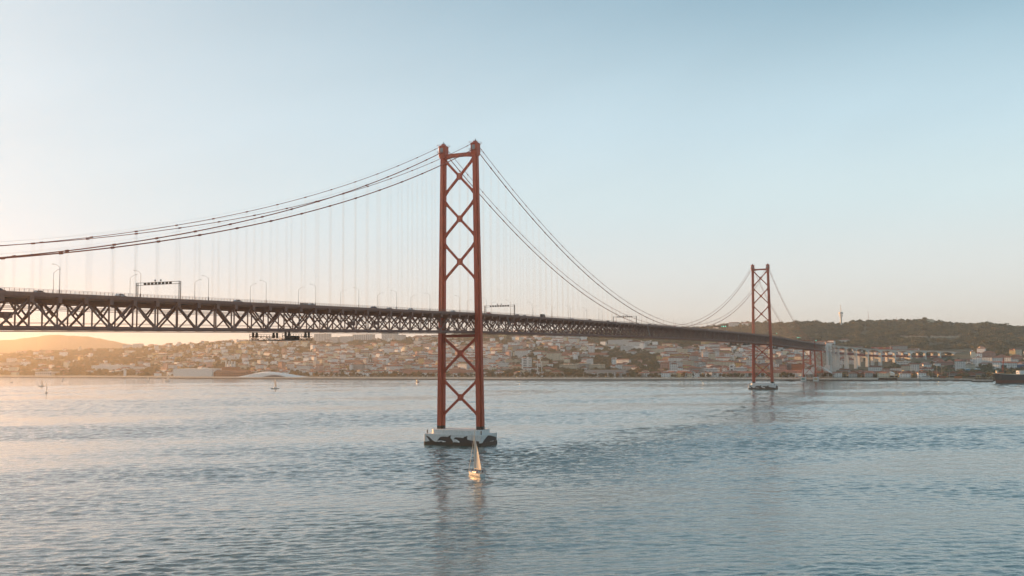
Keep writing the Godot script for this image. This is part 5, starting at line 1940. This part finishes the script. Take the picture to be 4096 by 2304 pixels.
func make_boats() -> void:
	# the yacht in front of the near pier
	var o := YACHT
	var away := (fw * 0.85 - rt * 0.52).normalized()   # heading away to the left
	var turn := atan2(-away.z, away.x)
	var t := thing("sailing_yacht", "white sailing yacht under mainsail glowing orange in front of the near pier", "yacht", o, turn)
	t.scale = Vector3.ONE * 1.13
	piece(t, "hull", hull_mesh(11.5, 3.6, 1.25, 0.5), M.gelcoat if M.has("gelcoat") else paint("gelcoat", lin(0.58, 0.57, 0.55), 0.35))
	var deck := MB.new()
	deck.box(Vector3(-0.3, 1.28, 0), Vector3(9.4, 0.06, 2.5))
	piece(t, "deck", deck.mesh(), paint("teak", lin(0.40, 0.30, 0.20), 0.7))
	var cab := MB.new()
	cab.hull8([Vector3(-1.6, 1.3, -1.0), Vector3(-1.6, 1.3, 1.0), Vector3(2.6, 1.3, 0.7), Vector3(2.6, 1.3, -0.7), Vector3(-1.4, 1.85, -0.8), Vector3(-1.4, 1.85, 0.8), Vector3(2.0, 1.75, 0.55), Vector3(2.0, 1.75, -0.55)])
	var cabin := piece(t, "cabin", cab.mesh(), M.gelcoat)
	for s in [-1.0, 1.0]:
		slab(cabin, "cabin_window", Vector3(0.4, 1.62, 0.86 * s), Vector3(1.8, 0.18, 0.05), M.pane)
	var mast := MB.new()
	mast.tube([Vector3(1.2, 1.3, 0), Vector3(1.0, 18.6, 0)], 0.14, 8, 0.09)
	piece(t, "mast", mast.mesh(), paint("spar", lin(0.62, 0.52, 0.40), 0.45))
	for y in [7.0, 12.0]:
		beam(t, "spreader", Vector3(1.15, y, -0.9), Vector3(1.15, y, 0.9), 0.07, 0.07, M.spar)
	var boom := MB.new()
	boom.tube([Vector3(1.1, 2.9, 0), Vector3(-3.9, 2.75, 0.5)], 0.13, 8)
	piece(t, "boom", boom.mesh(), M.spar)
	# mainsail: a bellied cloth between mast and boom
	var sail := MB.new()
	var g := []
	for i in 9:
		var f := i / 8.0
		var row := []
		for j in 7:
			var q := j / 6.0
			var chord := 4.75 * pow(1.0 - f, 0.8) + 0.12
			var x := lerpf(1.1, 1.02, f) - chord * q
			row.append(Vector3(x, lerpf(3.1, 14.6, f) - 0.15 * q, (0.5 + 0.15 * f) * q * (1 - f * 0.4) + sin(q * PI) * 0.45 * (1.0 - f * 0.5)))
		g.append(row)
	for i in 8:
		for j in 6:
			sail.quad(g[i][j + 1], g[i][j], g[i + 1][j], g[i + 1][j + 1])
			sail.quad(g[i][j] + Vector3(0, 0, -0.02), g[i][j + 1] + Vector3(0, 0, -0.02), g[i + 1][j + 1] + Vector3(0, 0, -0.02), g[i + 1][j] + Vector3(0, 0, -0.02))
	var cloth := paint("sailcloth", lin(0.58, 0.57, 0.55), 0.8)
	cloth.backlight_enabled = true
	cloth.backlight = lin(0.5, 0.47, 0.42)
	var ms := piece(t, "mainsail", sail.mesh(), cloth)
	slab(ms, "sail_badge", Vector3(-0.9, 10.6, 0.58), Vector3(0.5, 0.45, 0.03), M.brick)
	var rig := MB.new()
	rig.tube([Vector3(5.9, 1.7, 0), Vector3(1.05, 16.6, 0)], 0.09, 5)
	piece(t, "furled_jib", rig.mesh(), M.sailcloth)
	rig = MB.new()
	for s in [-1.0, 1.0]:
		rig.tube([Vector3(0.9, 1.3, 1.5 * s), Vector3(1.15, 12.0, 0.9 * s), Vector3(1.05, 17.6, 0)], 0.025, 4)
	rig.tube([Vector3(-5.4, 1.4, 0), Vector3(1.0, 18.4, 0)], 0.025, 4)
	piece(t, "stays", rig.mesh(), M.steel)
	rig = MB.new()
	for s in [-1.0, 1.0]:
		for i in 9:
			rig.tube([Vector3(-4.8 + i * 1.2, 1.25, 1.5 * s * (1.0 - pow(i / 9.0, 3.0) * 0.75)), Vector3(-4.8 + i * 1.2, 1.95, 1.5 * s * (1.0 - pow(i / 9.0, 3.0) * 0.75))], 0.02, 4)
	piece(t, "stanchions", rig.mesh(), M.steel)
	rig = MB.new()
	var rr := []
	for i in 15:
		var a := TAU * i / 14.0
		rr.append(Vector3(-4.4, 2.0 + sin(a) * 0.5, cos(a) * 0.5))
	rig.tube(rr, 0.03, 4)
	piece(t, "steering_wheel", rig.mesh(), M.steel)
	# the crew, seated in the cockpit, and one on the foredeck
	var seated := [[Vector3(0, 0.10, 0), 0.15], [Vector3(0, 0.52, 0.02), 0.17], [Vector3(0, 0.66, 0.02), 0.06], [Vector3(0.02, 0.82, 0.02), 0.105], [Vector3(0.40, 0.12, 0.12), 0.085], [Vector3(0.40, -0.30, 0.12), 0.055], [Vector3(0.40, 0.12, -0.12), 0.085], [Vector3(0.40, -0.30, -0.12), 0.055], [Vector3(0.0, 0.55, 0.22), 0.06], [Vector3(0.12, 0.28, 0.28), 0.045], [Vector3(0.36, 0.22, 0.16), 0.035], [Vector3(0.0, 0.55, -0.22), 0.06], [Vector3(0.12, 0.28, -0.28), 0.045], [Vector3(0.36, 0.22, -0.16), 0.035]]
	var bones := [[0, 1], [1, 2], [2, 3], [0, 4], [4, 5], [0, 6], [6, 7], [1, 8], [8, 9], [9, 10], [1, 11], [11, 12], [12, 13]]
	var bm := body_mesh(seated, bones, 0.045)
	var hair := MB.new()
	hair.tube([Vector3(0.0, 0.84, 0.02), Vector3(-0.01, 0.945, 0.02)], 0.112, 8, 0.05)
	var hm := hair.mesh()
	var crew := [[Vector3(-3.3, 1.75, 0.95), PI / 2, lin(0.03, 0.07, 0.18), "person in a blue top sitting on the yacht's port cockpit bench"], [Vector3(-4.0, 1.75, 0.95), PI / 2, lin(0.03, 0.03, 0.035), "person in black sitting nearest the yacht's stern"], [Vector3(-2.7, 1.75, -0.95), -PI / 2, lin(0.36, 0.08, 0.07), "person in a red top sitting on the yacht's far bench"], [Vector3(-5.0, 1.75, -0.2), 0.0, lin(0.5, 0.48, 0.46), "person in pale clothes steering the yacht"], [Vector3(3.2, 1.68, 0.1), 0.3, lin(0.10, 0.03, 0.03), "person in dark red sitting on the yacht's foredeck"]]
	for e in crew:
		var p := thing("person", e[3], "person", t.transform * e[0], turn + e[1], "yacht crew")
		var cm := StandardMaterial3D.new()
		cm.resource_name = "clothing"
		cm.albedo_color = e[2]
		cm.roughness = 0.9
		piece(p, "body", bm, cm)
		piece(p, "hair", hm, M.black)
	# other sailing boats and launches on the river
	var boats := [[185, 1572.6, 1528, "nearest of the small sailing boats at the far left", 1, 0.9], [166.6, 1545.7, 1517, "small sailing boat just behind the nearest far-left one", 1, 2.2], [46.6, 1529.5, 1512, "sailing boat with bare tilted mast at the left edge", 0, 0.2], [592, 1524.8, 1506, "tiny sailing boat close under the left quay", 1, 1.9], [669, 1523.6, 1492, "boat with a tall bright sail close to the left quay", 2, 1.7], [1100, 1556, 1513, "sailing boat with pale sail left of the near tower", 1, 2.6]]
	var small := hull_mesh(9.0, 2.8, 1.1, 0.4)
	for e in boats:
		var p := on_y(e[0], e[1])
		var h: float = p.distance_to(CAM) * (e[1] - e[2]) / FOCAL
		var b := thing("sailing_boat", e[3], "sailing boat", p, e[5], "sailing boats on the river")
		var k: float = h / 14.0
		piece(b, "hull", small, M.gelcoat, Transform3D(Basis.from_scale(Vector3.ONE * k * 1.15), Vector3.ZERO))
		slab(b, "cabin", Vector3(0, 1.5 * k, 0), Vector3(3.4, 0.9, 1.7) * k, M.gelcoat)
		var m := MB.new()
		m.tube([Vector3(0.6, 1, 0) * k, Vector3(0.2, 14, 0) * k], 0.12 * k, 6)
		piece(b, "mast", m.mesh(), M.spar)
		if e[4] > 0:
			var sl := MB.new()
			var wide := 3.4 if e[4] == 1 else 4.6
			var a0: Vector3 = Vector3(0.4, 2.4, 0) * k
			var a1: Vector3 = Vector3(0.4 - wide, 2.3, 0.9) * k
			var a2: Vector3 = Vector3(0.2, 13.5, 0) * k
			var am: Vector3 = Vector3(-wide * 0.35, 7.0, 0.9) * k
			sl.tri(a0, am, a2); sl.tri(a0, a1, am); sl.tri(a1, a2, am)
			sl.xf = Transform3D(Basis.IDENTITY, Vector3(0, 0, -0.03))
			sl.tri(a0, a2, am); sl.tri(a0, am, a1); sl.tri(a1, am, a2)
			piece(b, "sail", sl.mesh(), M.sailcloth)
	for e in [[249, 1524.5, "pale motor cruiser on the river at the far left", 1.6], [1669, 1529.5, "dark motor boat left of the near tower's leg", 1.3]]:
		var p := on_y(e[0], e[1])
		var b := thing("motor_boat", e[2], "motor boat", p, 0.9, "motor boats")
		piece(b, "hull", small, M.gelcoat if e[3] > 1.5 else M.car_dark_blue, Transform3D(Basis.from_scale(Vector3(1.3, 1.3, 1.4) * e[3]), Vector3.ZERO))
		slab(b, "cabin", Vector3(-0.4, 3.0, 0) * e[3], Vector3(4.6, 2.2, 2.6) * e[3], M.gelcoat)
		slab(b, "cabin_window", Vector3(-0.4, 3.3, 0) * e[3], Vector3(4.2, 0.7, 2.66) * e[3], M.pane)
	var pp := on_y(3160, 1523.5)
	var pt := thing("mooring_pontoon", "dark floating pontoon moored at the quay right of the far tower", "pontoon", pp)
	slab(pt, "float", Vector3(0, 0.8, 0), Vector3(7, 2.6, 17.0), M.wet_stone)
	for i in 5:
		slab(pt, "post", Vector3(-3.0, 2.6, (i - 2) * 3.8), Vector3(0.25, 1.6, 0.25), M.black)
	slab(pt, "rail", Vector3(-3.0, 3.4, 0), Vector3(0.15, 0.15, 15.5), M.black)
	# marina masts and moored boats
	var mast_px := [[3607, 1472, 1515], [3621, 1482, 1515], [3647, 1476, 1515], [3662, 1485, 1514], [3675, 1481, 1514], [3715, 1467, 1514], [3748, 1456, 1514], [3768, 1461, 1514], [3799, 1484, 1514], [3373, 1490, 1513], [3386, 1492, 1513], [3396, 1487, 1513], [3410, 1490, 1513], [3580, 1482, 1513], [3592, 1486, 1514], [3730, 1486, 1514]]
	for i in mast_px.size():
		var e: Array = mast_px[i]
		var x := 1560.0 + (i % 4) * 9.0
		var p := on_x(e[0], e[1], x)
		var q := Vector3(x, 0, p.z)
		var b := thing("moored_yacht", "moored yacht in the marina, %s" % ["with a thick lit mast right of the gap", "with a stout orange mast", "with a bare mast before the red sheds", "with a slim mast", "with a short pale mast", "with a leaning stay", "with the tallest leaning mast", "with the second tallest mast", "at the right end by the containers", "first left of the gap", "second left of the gap", "third left of the gap", "fourth left of the gap", "just inside the gap", "beside the breakwater head", "between the two tallest masts"][i], "yacht", q, PI * 0.5 + rng.randf_range(-0.2, 0.2), "yachts moored in the marina")
		piece(b, "hull", small, M.gelcoat, Transform3D(Basis.from_scale(Vector3.ONE * 1.25), Vector3.ZERO))
		slab(b, "cabin", Vector3(0, 1.9, 0), Vector3(4.2, 1.2, 2.0), M.gelcoat)
		var m := MB.new()
		m.tube([Vector3(0.6, 1, 0), Vector3(0.6, p.y, 0)], 0.34 if i < 2 else 0.24, 6, 0.16)
		piece(b, "mast", m.mesh(), M.spar)
	# motor yachts lying in the gap and on the breakwater
	for e in [[3516, 1517], [3533, 1517], [3548, 1515], [3562, 1515], [3708, 1513]]:
		var big: bool = e[0] == 3708
		var p := on_x(e[0], e[1], 1575.0 if not big else 1545.0)
		var b := thing("motor_yacht", "white motor yacht %s" % ("with long dark windows behind the breakwater" if big else "moored in the marina gap"), "motor yacht", Vector3(p.x, 0.0 if not big else 1.2, p.z), -PI * 0.5, "motor yachts")
		var k := 2.6 if big else 1.2
		piece(b, "hull", small, M.gelcoat, Transform3D(Basis.from_scale(Vector3(k, k * 1.3, k)), Vector3.ZERO))
		slab(b, "cabin", Vector3(-0.5, 2.4, 0) * k, Vector3(4.8, 1.2, 2.0) * k, M.gelcoat)
		slab(b, "cabin_window", Vector3(-0.5, 2.5, 0) * k, Vector3(4.2, 0.5, 2.05) * k, M.pane)
	make_ship()

func make_ship() -> void:
	var bow := on_y(3983, 1532)
	var ahead := Vector3(-0.42, 0, -0.91).normalized()
	var t := thing("cargo_ship", "dark hulled cargo ship with rust-red bottom lying at the right edge", "ship", bow - ahead * 75.0, atan2(-ahead.z, ahead.x))
	var ring := func(f: float, lo: float, hi: float, flare: float):
		pass
	var upper := MB.new()
	var lower := MB.new()
	var strip := MB.new()
	var ru := []
	var rl := []
	var rs := []
	for i in 17:
		var f := i / 16.0
		var x := lerpf(-75.0, 75.0, f)
		var half := 11.0 * pow(1.0 - pow(maxf(0.0, (f - 0.55) / 0.45), 2.6), 0.6) + 0.08
		var sheer := 14.5 + 2.2 * pow(maxf(0.0, (f - 0.72) / 0.28), 2.0)
		var flare := 4.5 * pow(maxf(0.0, (f - 0.8) / 0.2), 2.0)
		rl.append([Vector3(x, -3, half * 0.9), Vector3(x, -3, -half * 0.9), Vector3(x, 5.0, -half), Vector3(x, 5.0, half)])
		ru.append([Vector3(x, 5.01, half), Vector3(x, 5.01, -half), Vector3(x + flare, sheer, -half - flare * 0.2), Vector3(x + flare, sheer, half + flare * 0.2)])
		rs.append([Vector3(x + flare, sheer + 0.01, half + flare * 0.2), Vector3(x + flare, sheer + 0.01, -half - flare * 0.2), Vector3(x + flare, sheer + 0.9, -half - flare * 0.2), Vector3(x + flare, sheer + 0.9, half + flare * 0.2)])
	for e in [[lower, rl], [upper, ru], [strip, rs]]:
		for r in e[1]:
			r.reverse()
		e[0].loft(e[1])
	piece(t, "lower_hull", lower.mesh(), paint("antifouling", lin(0.16, 0.035, 0.02), 0.8, 0.04, 0.0, true))
	piece(t, "upper_hull", upper.mesh(), paint("ship_black", lin(0.022, 0.022, 0.026), 0.6, 0.04))
	piece(t, "bulwark", strip.mesh(), M.wall_cream)
	slab(t, "deckhouse", Vector3(20, 18.2, 0), Vector3(30, 6, 14), M.white)
	slab(t, "deckhouse", Vector3(-40, 26, 0), Vector3(22, 18, 18), M.white)
	slab(t, "forecastle", Vector3(66, 18.2, 0), Vector3(10, 2.6, 6), M.wall_orange)
	slab(t, "windlass", Vector3(72, 20.0, 0), Vector3(3, 4.5, 4), M.wall_cream)
	for s in [-1.0, 1.0]:
		beam(t, "derrick_leg", Vector3(62, 19, 2.0 * s), Vector3(60, 42, 0.6 * s), 0.5, 0.5, M.deep_red)
	for i in 8:
		var y := 21.0 + i * 2.6
		beam(t, "derrick_brace", Vector3(61.8 - i * 0.22, y, 1.9 - i * 0.17), Vector3(61.6 - i * 0.22, y + 2.6, -1.7 + i * 0.17), 0.25, 0.25, M.deep_red)
	# gangway and the yellow frame on the jetty
	var gf := thing("mooring_crane", "yellow steel mooring crane on the jetty by the ship's bow", "frame", on_x(3914, 1516, bow.x + 14.0) * Vector3(1, 0, 1) + Vector3(0, 4.1, 0))
	for s in [-1.0, 1.0]:
		slab(gf, "post", Vector3(0, 4.5, 2.6 * s), Vector3(0.6, 9.0, 0.6), M.wall_yellow)
	slab(gf, "crossbeam", Vector3(0, 9.0, 0), Vector3(0.8, 0.7, 7.0), M.wall_yellow)
	beam(gf, "brace", Vector3(0, 5.0, -2.6), Vector3(0, 8.8, 0), 0.4, 0.4, M.wall_yellow)
	beam(gf, "brace", Vector3(0, 5.0, 2.6), Vector3(0, 8.8, 0), 0.4, 0.4, M.wall_yellow)
	var ga := on_x(3945, 1512, bow.x + 12.0)
	var gb := on_x(3968, 1502, bow.x + 12.0)
	var gw := thing("gangway", "pale gangway sloping from the jetty up to the ship's bow", "gangway", Vector3(ga.x, 0, ga.z))
	beam(gw, "ramp", Vector3(0, 4.6, 0), Vector3(0, gb.y, gb.z - ga.z), 1.6, 0.5, M.wall_cream)
	for i in 6:
		var f := i / 5.0
		beam(gw, "stanchion", Vector3(-0.8, lerpf(4.6, gb.y, f), (gb.z - ga.z) * f), Vector3(-0.8, lerpf(4.6, gb.y, f) + 1.4, (gb.z - ga.z) * f), 0.15, 0.15, M.wall_cream)
	slab(gw, "support", Vector3(0, (gb.y + 4.0) / 2, gb.z - ga.z), Vector3(0.8, gb.y - 4.0, 0.8), M.wall_cream)


# ---------------------------------------------------------------- labels of things that look alike: say which one
func finish_labels() -> void:
	var by := {}
	for o in get_children():
		if o.has_meta("label") and not o.has_meta("kind"):
			var l: String = o.get_meta("label")
			if not by.has(l):
				by[l] = []
			by[l].append(o)
	for l in by:
		var all: Array = by[l]
		if all.size() < 2:
			continue
		all.sort_custom(func(a, b): return seen(a.position).x < seen(b.position).x)
		for i in all.size():
			var k := i + 1
			var end := "th" if k % 100 > 10 and k % 100 < 14 else ["th", "st", "nd", "rd", "th", "th", "th", "th", "th", "th"][k % 10] as String
			var full := "%s, %d%s from left" % [l, k, end]
			if full.split(" ").size() <= 16:
				all[i].set_meta("label", full)
